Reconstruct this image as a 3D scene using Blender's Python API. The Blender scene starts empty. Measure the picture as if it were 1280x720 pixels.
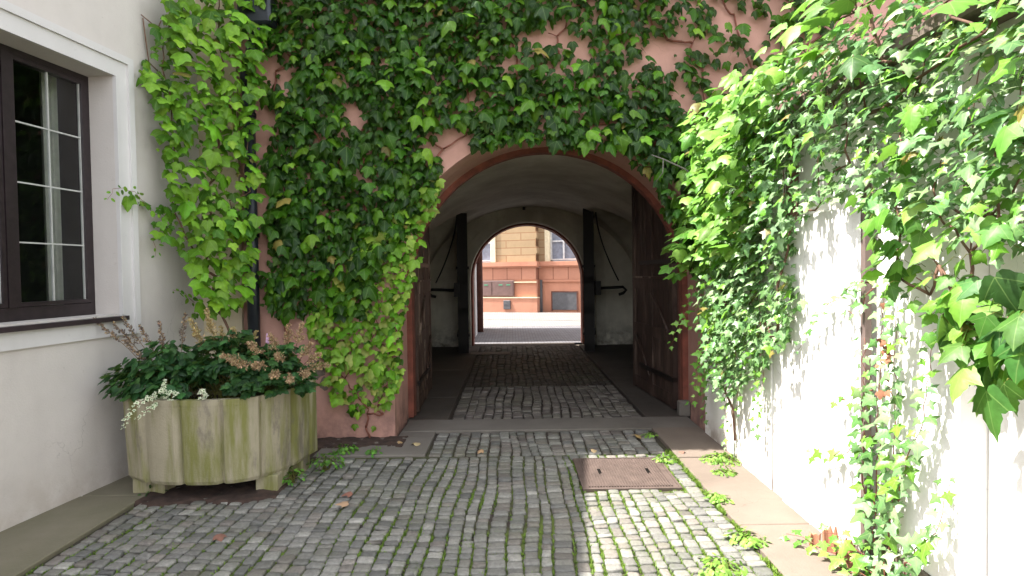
import bpy, math, random
import numpy as np
from math import radians, sin, cos, pi, sqrt
random.seed(7); rng = np.random.default_rng(11)
sc = bpy.context.scene
COL = sc.collection

# ------------------------------------------------------------------ materials
def new_mat(name):
    m = bpy.data.materials.new(name); m.use_nodes = True
    nt = m.node_tree; nt.nodes.clear()
    out = nt.nodes.new('ShaderNodeOutputMaterial')
    b = nt.nodes.new('ShaderNodeBsdfPrincipled')
    nt.links.new(b.outputs[0], out.inputs[0])
    return m, nt, b, out
def nd(nt, t, **k):
    n = nt.nodes.new(t)
    for a, v in k.items():
        if a.startswith('i_'): n.inputs[a[2:].replace('_', ' ')].default_value = v
        else: setattr(n, a, v)
    return n
def noise(nt, scale, detail=6, rough=.6, vec=None, dist=0):
    n = nd(nt, 'ShaderNodeTexNoise'); n.inputs['Scale'].default_value = scale
    n.inputs['Detail'].default_value = detail; n.inputs['Roughness'].default_value = rough
    n.inputs['Distortion'].default_value = dist
    if vec is not None: nt.links.new(vec, n.inputs['Vector'])
    return n.outputs[0]
def ramp(nt, src, stops, interp='LINEAR'):
    r = nd(nt, 'ShaderNodeValToRGB'); nt.links.new(src, r.inputs[0])
    e = r.color_ramp.elements; r.color_ramp.interpolation = interp
    while len(e) < len(stops): e.new(.5)
    for s, (p, c) in zip(e, stops):
        s.position = p; s.color = (*c, 1) if len(c) == 3 else c
    return r.outputs[0]
def mixc(nt, fac, a, b, mode='MIX'):
    m = nd(nt, 'ShaderNodeMix', data_type='RGBA', blend_type=mode)
    for i, v in ((0, fac), (6, a), (7, b)):
        if isinstance(v, (int, float)): m.inputs[i].default_value = v
        elif isinstance(v, tuple): m.inputs[i].default_value = (*v, 1)
        else: nt.links.new(v, m.inputs[i])
    return m.outputs[2]
def geo(nt): return nd(nt, 'ShaderNodeNewGeometry').outputs['Position']
def mapping(nt, vec, scale):
    m = nd(nt, 'ShaderNodeMapping'); m.inputs['Scale'].default_value = scale
    nt.links.new(vec, m.inputs['Vector']); return m.outputs[0]
def bump(nt, b, h, strength=.3, dist=.01):
    n = nd(nt, 'ShaderNodeBump'); n.inputs['Strength'].default_value = strength
    n.inputs['Distance'].default_value = dist
    nt.links.new(h, n.inputs['Height']); nt.links.new(n.outputs[0], b.inputs['Normal'])
G = (0, 0, 0)
def stepz(nt, pos, axis, lo, hi):
    s = nd(nt, 'ShaderNodeSeparateXYZ'); nt.links.new(pos, s.inputs[0])
    r = nd(nt, 'ShaderNodeMapRange'); nt.links.new(s.outputs[axis], r.inputs[0])
    r.inputs[1].default_value = lo; r.inputs[2].default_value = hi
    return r.outputs[0]
def mul(nt, a, b, op='MULTIPLY'):
    m = nd(nt, 'ShaderNodeMath', operation=op)
    for i, v in ((0, a), (1, b)):
        if isinstance(v, (int, float)): m.inputs[i].default_value = v
        else: nt.links.new(v, m.inputs[i])
    return m.outputs[0]

def plaster(name, col, dark=None, stain=None, stain_h=.6, bumpy=.25, rough=.9, streak=.35):
    """rendered wall: cloudy tone, soft runs, damp foot, hairline grain"""
    m, nt, b, _ = new_mat(name); p = geo(nt)
    dark = dark or tuple(c*.72 for c in col)
    n1 = noise(nt, 1.1, 7, .62, p); c = mixc(nt, ramp(nt, n1, [(.35, G), (.7, (1, 1, 1))]), dark, col)
    n2 = noise(nt, 5, 6, .6, mapping(nt, p, (1, 1, .12)))
    c = mixc(nt, mul(nt, ramp(nt, n2, [(.5, G), (.75, (1, 1, 1))]), streak), c, tuple(x*.75 for x in dark))
    vo = nd(nt, 'ShaderNodeTexVoronoi', feature='DISTANCE_TO_EDGE'); vo.inputs['Scale'].default_value = 1.3
    nw = nd(nt, 'ShaderNodeTexNoise', i_Scale=5.0, i_Detail=8.0); nt.links.new(p, nw.inputs['Vector']); wp = mixc(nt, .30, p, nw.outputs[1], 'ADD'); nt.links.new(wp, vo.inputs['Vector'])
    ck = mul(nt, mul(nt, vo.outputs[0], .0028, 'LESS_THAN'), ramp(nt, noise(nt, .9, 3, .5, p), [(.52, G), (.6, (1, 1, 1))]))
    c = mixc(nt, mul(nt, ck, .32), c, tuple(x*.35 for x in dark))
    sp_ = ramp(nt, noise(nt, 22, 4, .7, p), [(.66, G), (.72, (1, 1, 1))]); c = mixc(nt, mul(nt, sp_, .3), c, tuple(x*.6 for x in dark))
    if stain:
        z = stepz(nt, p, 2, stain_h, 0.0)
        k = mul(nt, z, ramp(nt, noise(nt, 4.5, 7, .65, p), [(.38, G), (.62, (1, 1, 1))]))
        c = mixc(nt, k, c, stain)
    nt.links.new(c, b.inputs['Base Color']); b.inputs['Roughness'].default_value = rough
    h = mul(nt, noise(nt, 90, 3, .6, p), mul(nt, noise(nt, 7, 4, .5, p), 2.2), 'ADD')
    bump(nt, b, h, bumpy, .008)
    return m
def plain(name, col, rough=.6, metal=0, var=.25, scale=9, bumpy=.15):
    m, nt, b, _ = new_mat(name); p = geo(nt)
    c = mixc(nt, ramp(nt, noise(nt, scale, 6, .6, p), [(.3, G), (.7, (1, 1, 1))]), tuple(x*(1-var) for x in col), tuple(min(1, x*(1+var*.5)) for x in col))
    nt.links.new(c, b.inputs['Base Color']); b.inputs['Roughness'].default_value = rough
    b.inputs['Metallic'].default_value = metal
    bump(nt, b, noise(nt, scale*9, 4, .6, p), bumpy, .004)
    return m
def wood(name, col, worn=None, amount=.4):
    m, nt, b, _ = new_mat(name); p = geo(nt)
    n = noise(nt, 14, 7, .65, mapping(nt, p, (1, 1, .08)))
    c = mixc(nt, ramp(nt, n, [(.3, G), (.7, (1, 1, 1))]), tuple(x*.5 for x in col), col)
    if worn:
        k = mul(nt, ramp(nt, noise(nt, 3.5, 7, .7, mapping(nt, p, (1, 1, .3))), [(.5, G), (.62, (1, 1, 1))]), amount)
        c = mixc(nt, k, c, worn)
    nt.links.new(c, b.inputs['Base Color']); b.inputs['Roughness'].default_value = .7
    bump(nt, b, n, .35, .004)
    return m

M = {}
M['pink'] = plaster('pink_plaster', (.52, .29, .235), (.38, .205, .165), (.16, .09, .08), .45, .3)
M['cream'] = plaster('cream_plaster', (.62, .53, .38), None, None)
M['white'] = plaster('white_plaster', (.585, .545, .51), (.50, .46, .43), (.42, .37, .33), .35, .22, streak=.18)
M['surround'] = plaster('surround_plaster', (.60, .58, .57), (.52, .50, .49), None, bumpy=.12, streak=.15)
M['gardenwhite'] = plaster('lime_white', (.86, .84, .81), (.80, .775, .74), (.33, .25, .19), .22, .14, streak=.12)
M['vault'] = plaster('vault_plaster', (.74, .71, .60), (.46, .42, .34), (.12, .10, .08), .6, .25)
M['trim'] = plain('arch_trim_paint', (.21, .062, .04), .8, 0, .5, 7, .5)
M['rusty'] = plain('red_brown_frame', (.13, .05, .035), .8, 0, .4, 8, .4)
M['gate'] = wood('old_gate_wood', (.045, .022, .015), (.19, .13, .10), .35)
M['gatedark'] = wood('black_gate_wood', (.016, .011, .009))
M['gateworn'] = wood('worn_gate_wood', (.07, .035, .022), (.30, .22, .17), .9)
M['iron'] = plain('black_iron', (.015, .013, .012), .5, .6)
M['winframe'] = plain('dark_window_paint', (.022, .014, .016), .42, 0, .4, 20)
M['muntin'] = plain('lead_glazing_bar', (.42, .42, .40), .5, 0, .2)
M['sill'] = plain('sill_sheet', (.05, .035, .04), .35, .3)
M['pipe'] = plain('downpipe_paint', (.02, .024, .03), .4, .3)
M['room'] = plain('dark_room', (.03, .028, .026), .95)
M['curtain'] = plain('curtain_cloth', (.28, .265, .24), .95)
M['rooftile'] = plain('roof_tile', (.22, .09, .06), .85, 0, .4)
M['slab'] = plaster('stone_slab', (.185, .165, .145), (.12, .105, .09), None, bumpy=.35, streak=0)
M['slabdark'] = plaster('dark_slab', (.085, .07, .058), (.05, .04, .033), None, bumpy=.35, streak=0)  # darker slab tone for both passage pavements
M['slabwarm'] = plaster('sandy_concrete', (.20, .158, .128), (.135, .105, .084), None, bumpy=.35, streak=0)
M['slableft'] = plaster('damp_concrete', (.20, .175, .13), (.13, .12, .075), None, bumpy=.35, streak=0)
M['soil'] = plain('wet_soil', (.052, .03, .022), .95, 0, .6, 14, .9)
M['twig'] = plain('vine_bark', (.16, .085, .055), .85, 0, .4, 25)
M['twigred'] = plain('young_vine_bark', (.20, .065, .04), .7, 0, .4, 25)
M['cover'] = plain('rusty_cover', (.135, .098, .085), .6, .3, .3, 12)
M['terracotta'] = plain('terracotta', (.38, .17, .10), .85)
M['dryleaf'] = plain('dry_leaf', (.42, .26, .13), .8, 0, .5, 40)
M['steel'] = plain('brown_steel', (.22, .165, .15), .6, .3)
M['petal'] = plain('pink_petal', (.60, .38, .55), .6)
M['stem'] = plain('green_stem', (.10, .16, .04), .6)

# weathered planter concrete with algae runs
m, nt, b, _ = new_mat('mossy_concrete'); p = geo(nt)
c = mixc(nt, noise(nt, 3, 7, .65, p), (.22, .195, .13), (.42, .37, .27))
run = noise(nt, 6, 6, .6, mapping(nt, p, (1.2, 1.2, .16)))
c = mixc(nt, mul(nt, ramp(nt, run, [(.43, G), (.58, (1, 1, 1))]), .85), c, (.15, .155, .028))
c = mixc(nt, mul(nt, ramp(nt, noise(nt, 5, 7, .7, mapping(nt, p, (1, 1, .35))), [(.54, G), (.64, (1, 1, 1))]), .6), c, (.12, .10, .09))
nt.links.new(c, b.inputs['Base Color']); b.inputs['Roughness'].default_value = .92
bump(nt, b, noise(nt, 55, 6, .7, p), .6, .008); M['planter'] = m

# cobble stone : tint attribute x speckle
m, nt, b, _ = new_mat('granite_sett'); p = geo(nt)
at = nd(nt, 'ShaderNodeAttribute', attribute_name='tint').outputs['Color']
c = mixc(nt, 1, at, ramp(nt, noise(nt, 45, 6, .7, p), [(.28, (.62,)*3), (.72, (1.25,)*3)]), 'MULTIPLY')
grn = mul(nt, ramp(nt, noise(nt, 1.3, 5, .6, p), [(.45, G), (.65, (1, 1, 1))]), .45)
c = mixc(nt, mul(nt, grn, ramp(nt, noise(nt, 30, 5, .7, p), [(.4, G), (.6, (1, 1, 1))])), c, (.095, .115, .05))
nt.links.new(c, b.inputs['Base Color']); b.inputs['Roughness'].default_value = .72
bump(nt, b, noise(nt, 70, 6, .7, p), .55, .008); M['sett'] = m

m, nt, b, _ = new_mat('joint_soil'); p = geo(nt)
k = ramp(nt, noise(nt, 2.2, 6, .65, p), [(.40, G), (.58, (1, 1, 1))])
s = stepz(nt, p, 1, 5.6, 4.2)
c = mixc(nt, mul(nt, k, s), (.045, .034, .026), (.10, .14, .02))
nt.links.new(c, b.inputs['Base Color']); b.inputs['Roughness'].default_value = .95
bump(nt, b, noise(nt, 120, 5, .7, p), .8, .01); M['joint'] = m

# outer streets: pale paving drawn by a brick pattern
def paving(name, a, bcol, mort, s):
    m, nt, b, _ = new_mat(name); p = geo(nt)
    br = nd(nt, 'ShaderNodeTexBrick'); nt.links.new(p, br.inputs['Vector'])
    br.inputs['Color1'].default_value = (*a, 1); br.inputs['Color2'].default_value = (*bcol, 1); br.inputs['Mortar'].default_value = (*mort, 1)
    br.inputs['Scale'].default_value = s; br.inputs['Mortar Size'].default_value = .03
    c = mixc(nt, .35, br.outputs[0], ramp(nt, noise(nt, 3, 6, .7, p), [(.3, (.5,)*3), (.7, (1, 1, 1))]), 'MULTIPLY')
    nt.links.new(c, b.inputs['Base Color']); b.inputs['Roughness'].default_value = .8
    bump(nt, b, br.outputs[1], -.4, .01); return m
M['street'] = paving('street_paving', (.24, .23, .215), (.19, .182, .175), (.12, .115, .11), 3.2)
M['alley'] = paving('alley_paving', (.21, .205, .22), (.14, .135, .15), (.07, .065, .07), 3.6)
M['ground'] = plain('bare_ground', (.12, .10, .08), .95, 0, .4, 3)

# town house
def block_mat(name, c1, c2, mort, sx, sz, w, h):
    m, nt, b, _ = new_mat(name)
    tc = nd(nt, 'ShaderNodeTexCoord').outputs['Object']
    sp = nd(nt, 'ShaderNodeSeparateXYZ'); nt.links.new(tc, sp.inputs[0])
    cb = nd(nt, 'ShaderNodeCombineXYZ'); nt.links.new(sp.outputs[0], cb.inputs[0]); nt.links.new(sp.outputs[2], cb.inputs[1])
    br = nd(nt, 'ShaderNodeTexBrick'); nt.links.new(cb.outputs[0], br.inputs['Vector'])
    br.inputs['Color1'].default_value = (*c1, 1); br.inputs['Color2'].default_value = (*c2, 1); br.inputs['Mortar'].default_value = (*mort, 1)
    br.inputs['Scale'].default_value = 1; br.inputs['Mortar Size'].default_value = .018
    br.inputs['Brick Width'].default_value = w; br.inputs['Row Height'].default_value = h
    c = mixc(nt, .3, br.outputs[0], ramp(nt, noise(nt, 4, 6, .7, tc), [(.3, (.55,)*3), (.7, (1, 1, 1))]), 'MULTIPLY')
    nt.links.new(c, b.inputs['Base Color']); b.inputs['Roughness'].default_value = .9
    bump(nt, b, br.outputs[1], -.6, .02); return m
M['yellowblock'] = block_mat('yellow_ashlar', (.42, .30, .175), (.36, .25, .14), (.30, .17, .09), 1, 1, 1.15, .27)
M['orange'] = plaster('orange_plaster', (.53, .25, .165), (.45, .20, .13), (.42, .22, .15), .5, .2)
M['orangeblock'] = block_mat('orange_ashlar', (.51, .24, .16), (.46, .21, .14), (.26, .11, .07), 1, 1, .56, .9)
M['creamtrim'] = plain('cream_trim', (.70, .60, .42), .85, 0, .15)
M['slate'] = plain('grey_grille', (.10, .10, .11), .6, .2)
M['cabinet'] = plain('brown_cabinet', (.16, .095, .085), .55, .1, .2)
M['greentag'] = plain('green_plate', (.05, .38, .20), .5)
M['blind'] = plain('pale_window_paint', (.62, .62, .63), .6)
M['whitepaint'] = plaster('pale_annex', (.62, .58, .56), None, None, bumpy=.15)

def glass_mat(name, tint, rough=.02, a=.75):
    m, nt, b, out = new_mat(name)
    tr = nd(nt, 'ShaderNodeBsdfTransparent'); tr.inputs[0].default_value = (*tint, 1)
    gl = nd(nt, 'ShaderNodeBsdfGlossy'); gl.inputs['Roughness'].default_value = rough
    fr = nd(nt, 'ShaderNodeFresnel'); fr.inputs[0].default_value = 1.24
    bp = nd(nt, 'ShaderNodeBump'); bp.inputs['Strength'].default_value = .05; bp.inputs['Distance'].default_value = .02
    nt.links.new(noise(nt, 6, 2, .5, geo(nt)), bp.inputs['Height']); nt.links.new(bp.outputs[0], gl.inputs['Normal'])
    mx = nd(nt, 'ShaderNodeMixShader'); nt.links.new(fr.outputs[0], mx.inputs[0])
    nt.links.new(tr.outputs[0], mx.inputs[1]); nt.links.new(gl.outputs[0], mx.inputs[2])
    nt.links.new(mx.outputs[0], out.inputs[0]); nt.nodes.remove(b); return m
M['glass'] = glass_mat('window_glass', (.8, .84, .82))
M['bluepane'] = plain('reflecting_pane', (.22, .24, .30), .08)

def leaf_mat(name, trans=.32, rough=.46, vein=.35, back=(.12, .20, .07), tcol=(.30, .62, .04), ang=50, edge=None):
    m, nt, b, out = new_mat(name)
    at = nd(nt, 'ShaderNodeAttribute', attribute_name='tint').outputs['Color']
    lc = nd(nt, 'ShaderNodeAttribute', attribute_name='lc').outputs['Vector']
    sp = nd(nt, 'ShaderNodeSeparateXYZ'); nt.links.new(lc, sp.inputs[0])
    ax = mul(nt, sp.outputs[0], 0, 'ABSOLUTE')
    a = radians(ang)
    d2 = mul(nt, mul(nt, mul(nt, ax, cos(a)), mul(nt, sp.outputs[1], sin(a)), 'ADD'), 0, 'ABSOLUTE')
    d = mul(nt, ax, d2, 'MINIMUM')
    vm = mul(nt, mul(nt, d, .014, 'LESS_THAN'), vein)
    mot = ramp(nt, noise(nt, 28, 4, .6, geo(nt)), [(.3, (.72,)*3), (.7, (1.18,)*3)])
    c = mixc(nt, 1, at, mot, 'MULTIPLY')
    if edge:   # variegated: pale irregular margin
        r = nd(nt, 'ShaderNodeAttribute', attribute_name='lc').outputs['Vector']
        s2 = nd(nt, 'ShaderNodeSeparateXYZ'); nt.links.new(r, s2.inputs[0])
        rim = mul(nt, s2.outputs[2], mul(nt, noise(nt, 40, 3, .5, geo(nt)), .9), 'ADD')
        c = mixc(nt, mul(nt, ramp(nt, rim, [(.85, G), (1.05, (1, 1, 1))]), edge[3]), c, edge[:3])
    c = mixc(nt, vm, c, (.26, .38, .12))
    bf = nd(nt, 'ShaderNodeNewGeometry').outputs['Backfacing']
    c = mixc(nt, mul(nt, bf, .55), c, back)
    nt.links.new(c, b.inputs['Base Color']); b.inputs['Roughness'].default_value = rough
    b.inputs['Specular IOR Level'].default_value = .28
    tl = nd(nt, 'ShaderNodeBsdfTranslucent')
    nt.links.new(mixc(nt, .45, c, tcol), tl.inputs[0])
    mx = nd(nt, 'ShaderNodeMixShader'); mx.inputs[0].default_value = trans
    nt.links.new(b.outputs[0], mx.inputs[1]); nt.links.new(tl.outputs[0], mx.inputs[2])
    nt.links.new(mx.outputs[0], out.inputs[0])
    bump(nt, b, noise(nt, 60, 3, .5, geo(nt)), .2, .004)
    return m
M['leaf'] = leaf_mat('creeper_leaf')
M['ivy'] = leaf_mat('ivy_leaf', .22, .36, .5, (.14, .20, .10), (.25, .5, .08))
M['varieg'] = leaf_mat('variegated_leaf', .25, .5, .1, (.3, .36, .22), (.4, .6, .2), edge=(.72, .76, .55, 1.0))
M['herb'] = leaf_mat('herb_leaf', .22, .5, .2)
m, nt, b, out = new_mat('plume_fluff'); b.inputs['Roughness'].default_value = .9
nt.links.new(nd(nt, 'ShaderNodeAttribute', attribute_name='tint').outputs['Color'], b.inputs['Base Color']); M['plume'] = m

# ------------------------------------------------------------------ mesh helpers
class MB:
    def __init__(s): s.v = []; s.f = []; s.sm = []
    def add(s, vs, fs, smooth=False):
        o = len(s.v); s.v += [tuple(map(float, q)) for q in vs]; s.f += [[i+o for i in f] for f in fs]; s.sm += [smooth]*len(fs); return s
    def box(s, a, b, T=None, bev=0):
        x0, y0, z0 = a; x1, y1, z1 = b
        if bev <= 0:
            v = [(x0,y0,z0),(x1,y0,z0),(x1,y1,z0),(x0,y1,z0),(x0,y0,z1),(x1,y0,z1),(x1,y1,z1),(x0,y1,z1)]
            f = [(0,3,2,1),(4,5,6,7),(0,1,5,4),(1,2,6,5),(2,3,7,6),(3,0,4,7)]
        else:
            v = []; f = []
            def ring(z, i):
                return [(x0+i+bev,y0+i,z),(x1-i-bev,y0+i,z),(x1-i,y0+i+bev,z),(x1-i,y1-i-bev,z),(x1-i-bev,y1-i,z),(x0+i+bev,y1-i,z),(x0+i,y1-i-bev,z),(x0+i,y0+i+bev,z)]
            v = ring(z0, bev) + ring(z0+bev, 0) + ring(z1-bev, 0) + ring(z1, bev)
            for r in range(3):
                for k in range(8): f.append((r*8+k, r*8+(k+1)%8, r*8+8+(k+1)%8, r*8+8+k))
            f.append(tuple(range(7, -1, -1))); f.append(tuple(range(24, 32)))
        if T: v = [T(*q) for q in v]
        return s.add(v, f)
    def tube(s, pts, rad, n=6, cap=True):
        pts = [np.array(q, float) for q in pts]; R = rad if hasattr(rad, '__len__') else [rad]*len(pts)
        vs = []; fs = []
        prev = None
        for i, q in enumerate(pts):
            d = (pts[min(i+1, len(pts)-1)] - pts[max(i-1, 0)]); d = d/(np.linalg.norm(d)+1e-9)
            u = np.cross(d, (0, 0, 1.) if abs(d[2]) < .9 else (1., 0, 0)) if prev is None else prev - d*(prev@d)
            u /= np.linalg.norm(u)+1e-9; prev = u; w = np.cross(d, u)
            for k in range(n):
                a = 2*pi*k/n; vs.append(q + (u*cos(a)+w*sin(a))*R[i])
        for i in range(len(pts)-1):
            for k in range(n): fs.append((i*n+k, i*n+(k+1)%n, (i+1)*n+(k+1)%n, (i+1)*n+k))
        if cap: fs.append(tuple(range(n-1, -1, -1))); fs.append(tuple(range((len(pts)-1)*n, len(pts)*n)))
        return s.add(vs, fs, True)
def wloc(p):
    return np.zeros(3) if p is None else np.array(p['_w'])
def setp(o, label=None, cat=None, group=None, kind=None):
    if label: o['label'] = label
    if cat: o['category'] = cat
    if group: o['group'] = group
    if kind: o['kind'] = kind
    return o
def thing(name, loc, label, cat, group=None):
    o = bpy.data.objects.new(name, None); COL.objects.link(o); o.location = loc; o['_w'] = list(map(float, loc))
    o.empty_display_size = .1
    return setp(o, label, cat, group)
def obj(name, mb, mat, parent=None, label=None, cat=None, group=None, kind=None, loc=None, sub=None):
    """mesh given in world coordinates -> linked under its parent"""
    me = bpy.data.meshes.new(name)
    w = np.array(loc, float) if loc is not None else wloc(parent)
    me.from_pydata([tuple(np.array(q)-w) for q in mb.v], [], mb.f); me.validate()
    if len(me.polygons) == len(mb.sm): me.polygons.foreach_set('use_smooth', mb.sm)
    me.materials.append(M[mat] if isinstance(mat, str) else mat)
    o = bpy.data.objects.new(name, me); COL.objects.link(o); o['_w'] = list(map(float, w))
    if parent is not None:
        o.parent = parent; o.location = tuple(w - wloc(parent))
    else: o.location = tuple(w)
    return setp(o, label, cat, group, kind)
def npmesh(name, V, F, mat, parent=None, tint=None, lc=None, loc=None, smooth=True, **k):
    w = np.array(loc, float) if loc is not None else wloc(parent)
    me = bpy.data.meshes.new(name); V = np.asarray(V, np.float32) - w.astype(np.float32)
    me.vertices.add(len(V)); me.vertices.foreach_set('co', V.ravel())
    sizes = np.array([len(f) for f in F]) if not isinstance(F, tuple) else F[1]
    flat = np.concatenate([np.asarray(f) for f in F]) if not isinstance(F, tuple) else F[0]
    me.loops.add(len(flat)); me.loops.foreach_set('vertex_index', flat.astype(np.int32))
    me.polygons.add(len(sizes))
    st = np.zeros(len(sizes), np.int32); st[1:] = np.cumsum(sizes)[:-1]
    me.polygons.foreach_set('loop_start', st)
    me.polygons.foreach_set('use_smooth', np.full(len(sizes), smooth))
    if tint is not None:
        a = me.attributes.new('tint', 'FLOAT_COLOR', 'POINT'); c = np.ones((len(V), 4), np.float32); c[:, :3] = tint; a.data.foreach_set('color', c.ravel())
    if lc is not None:
        a = me.attributes.new('lc', 'FLOAT_VECTOR', 'POINT'); a.data.foreach_set('vector', np.asarray(lc, np.float32).ravel())
    me.update(calc_edges=True); me.validate()
    me.materials.append(M[mat]); o = bpy.data.objects.new(name, me); COL.objects.link(o); o['_w'] = list(map(float, w))
    if parent is not None: o.parent = parent; o.location = tuple(w - wloc(parent))
    else: o.location = tuple(w)
    return setp(o, **k)

# ------------------------------------------------------------------ leaves
def half(pts): # right half outline from the notch to the tip, mirrored
    r = list(pts); l = [(-x, y) for x, y in reversed(pts[1:-1])]
    return r + l
OUT = {
 'creeper': half([(0, .02), (.13, .13), (.30, .12), (.45, -.02), (.53, -.20), (.60, -.42), (.42, -.44), (.30, -.52), (.22, -.74), (0, -1.0)]),
 'big': half([(0, .0), (.08, .12), (.22, .16), (.36, .06), (.43, -.06), (.56, -.16), (.62, -.30), (.78, -.48), (.56, -.47), (.46, -.53), (.34, -.52), (.37, -.64), (.27, -.76), (.20, -.92), (.08, -1.05), (0, -1.22)]),
 'ivy': half([(0, .02), (.10, .16), (.28, .22), (.22, .02), (.36, -.04), (.60, -.22), (.34, -.32), (.22, -.40), (.16, -.66), (0, -.92)]),
 'ovate': half([(0, 0), (.18, -.10), (.30, -.30), (.32, -.52), (.24, -.78), (.10, -.96), (0, -1.05)]),
 'toothed': half([(0, 0), (.12, -.04), (.26, -.14), (.24, -.22), (.38, -.34), (.31, -.42), (.38, -.56), (.25, -.62), (.26, -.78), (.12, -.86), (0, -1.02)]),
}
def template(kind, fold=.28, droop=.22):
    o = np.array(OUT[kind]); n = len(o); c = np.array([0, -.33])
    mid = c + (o-c)*.55
    P = np.vstack([o, mid, c[None]])
    z = -fold*np.abs(P[:, 0])**1.2 - droop*np.clip(-P[:, 1], 0, 2)**2
    z[n:2*n] += .02
    V = np.column_stack([P, z]); rim = np.concatenate([np.ones(n), np.full(n, .5), [0]])
    V -= [0, 0, 0]
    q = []; sz = []
    for i in range(n):
        j = (i+1) % n
        q += [i, n+i, n+j, j]; sz.append(4)
    for i in range(n):
        j = (i+1) % n
        q += [n+i, 2*n, n+j]; sz.append(3)
    return V, np.array(q), np.array(sz), np.column_stack([P, rim])
TPL = {}
def unit(a): return a/(np.linalg.norm(a, axis=-1, keepdims=True)+1e-9)
def leaves(name, mat, kind, P, N, D, S, tint, parent=None, fold=.28, droop=.22, extra=None, xt=(.16, .15, .04), **k):
    """P centres, N blade normals, D tip directions, S sizes, tint rgb : one foliage mesh"""
    key = (kind, fold, droop)
    if key not in TPL: TPL[key] = template(kind, fold, droop)
    T, q, sz, lc = TPL[key]; n = len(P); kk = len(T)
    N = unit(N); Y = -(D - N*np.sum(D*N, 1, keepdims=True)); Y = unit(Y); X = np.cross(Y, N)
    fv = rng.uniform(.3, 1.7, (n, 1)) ; asp = rng.uniform(.85, 1.12, (n, 1))
    tw = rng.normal(0, .16, (n, 1))
    lx = T[None, :, 0]*asp; ly = T[None, :, 1]*np.ones((n, 1)); lz = T[None, :, 2]*fv + tw*lx*ly
    V = P[:, None] + S[:, None, None]*(lx[..., None]*X[:, None] + ly[..., None]*Y[:, None] + lz[..., None]*N[:, None])
    F = (q[None] + (np.arange(n)*kk)[:, None]).ravel(); SZ = np.tile(sz, n)
    V = V.reshape(-1, 3); tt = np.repeat(tint, kk, 0); ll = np.tile(lc, (n, 1))
    if extra is not None and extra.v:   # leaf stalks belong to the foliage
        o = len(V); V = np.vstack([V, np.array(extra.v)]); tt = np.vstack([tt, np.tile(np.array(xt), (len(extra.v), 1))]); ll = np.vstack([ll, np.full((len(extra.v), 3), .3)])
        F = np.concatenate([F]+[np.array(f)+o for f in extra.f]); SZ = np.concatenate([SZ, [len(f) for f in extra.f]])
    return npmesh(name, V, (F, SZ), mat, parent, tt, ll, **k)
def inpoly(x, y, poly):
    c = np.zeros(len(x), bool); n = len(poly)
    for i in range(n):
        x1, y1 = poly[i]; x2, y2 = poly[(i+1) % n]
        t = ((y1 > y) != (y2 > y)) & (x < (x2-x1)*(y-y1)/((y2-y1) if y2 != y1 else 1e-9)+x1); c ^= t
    return c
_ph = rng.uniform(0, 6.28, (12, 3)); _fr = rng.normal(0, 1, (12, 2))
def wob(x, y, s=1., k=0):
    o = 0
    for i in range(6):
        f = _fr[(i+k) % 12]*s*(1+.5*i); o = o + np.sin(f[0]*x+f[1]*y+_ph[(i+k) % 12, 0])/(1+.35*i)
    return o/2.6
def palette(n, cols, w=None, jit=.18):
    cols = np.array(cols); i = rng.choice(len(cols), n, p=w)
    return np.clip(cols[i]*(1+rng.normal(0, jit, (n, 1))) * (1+rng.normal(0, .06, (n, 3))), .004, .9)
def scatter(poly, sp, jit=.6):
    a = np.array(poly); x0, z0 = a.min(0); x1, z1 = a.max(0)
    gx, gz = np.meshgrid(np.arange(x0, x1, sp), np.arange(z0, z1, sp*.8))
    gx = gx + (np.arange(gx.shape[0]) % 2)[:, None]*sp*.5
    x = gx.ravel()+rng.uniform(-jit, jit, gx.size)*sp; z = gz.ravel()+rng.uniform(-jit, jit, gx.size)*sp
    k = inpoly(x, z, poly); return x[k], z[k]
def branches(pts, base, r0, mb, wobble=.04, up=1.6, n=5, avoid=None, extra=()):
    """tree of twigs: every node hangs on a nearby lower one; pts are 3-D"""
    nodes = [np.array(base, float)]+[np.array(e, float) for e in extra]; par = [-1]+[0]*len(extra); nex = len(extra)
    for p in sorted(pts, key=lambda q: q[2]):
        p = np.array(p); best = min(range(len(nodes)), key=lambda i: np.linalg.norm((nodes[i]-p)*np.array([up, up, 1]))+(20 if avoid and any(avoid(*(nodes[i]*(1-t)+p*t)) for t in (.15, .3, .5, .7, .85)) else 0))
        nodes.append(p); par.append(best)
    load = [1]*len(nodes)
    for i in range(len(nodes)-1, nex, -1): load[par[i]] += load[i]
    last = {}
    for i in range(1+nex, len(nodes)):
        o_ = len(mb.v)
        a, b_ = nodes[par[i]], nodes[i]; L = np.linalg.norm(b_-a)
        if L > .55 and par[i] > nex: continue
        ps = [a]
        for t in (.33, .66): ps.append(a+(b_-a)*t + rng.normal(0, wobble*L, 3)*np.array([1, .4, 1]))
        ps.append(b_); r = r0*min(1, (load[i]/len(nodes))**.45+.12); ra = r*1.1
        mb.tube(ps, [ra, r, r*.95, r*.85], n); last[i] = o_+3*n
        j = last.get(par[i])
        if par[i] == 0: j = last.get('root')
        if par[i] == 0: last.setdefault('root', o_)
        if j is not None: mb.f.append([j, j+1, o_]); mb.sm.append(False)
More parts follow.
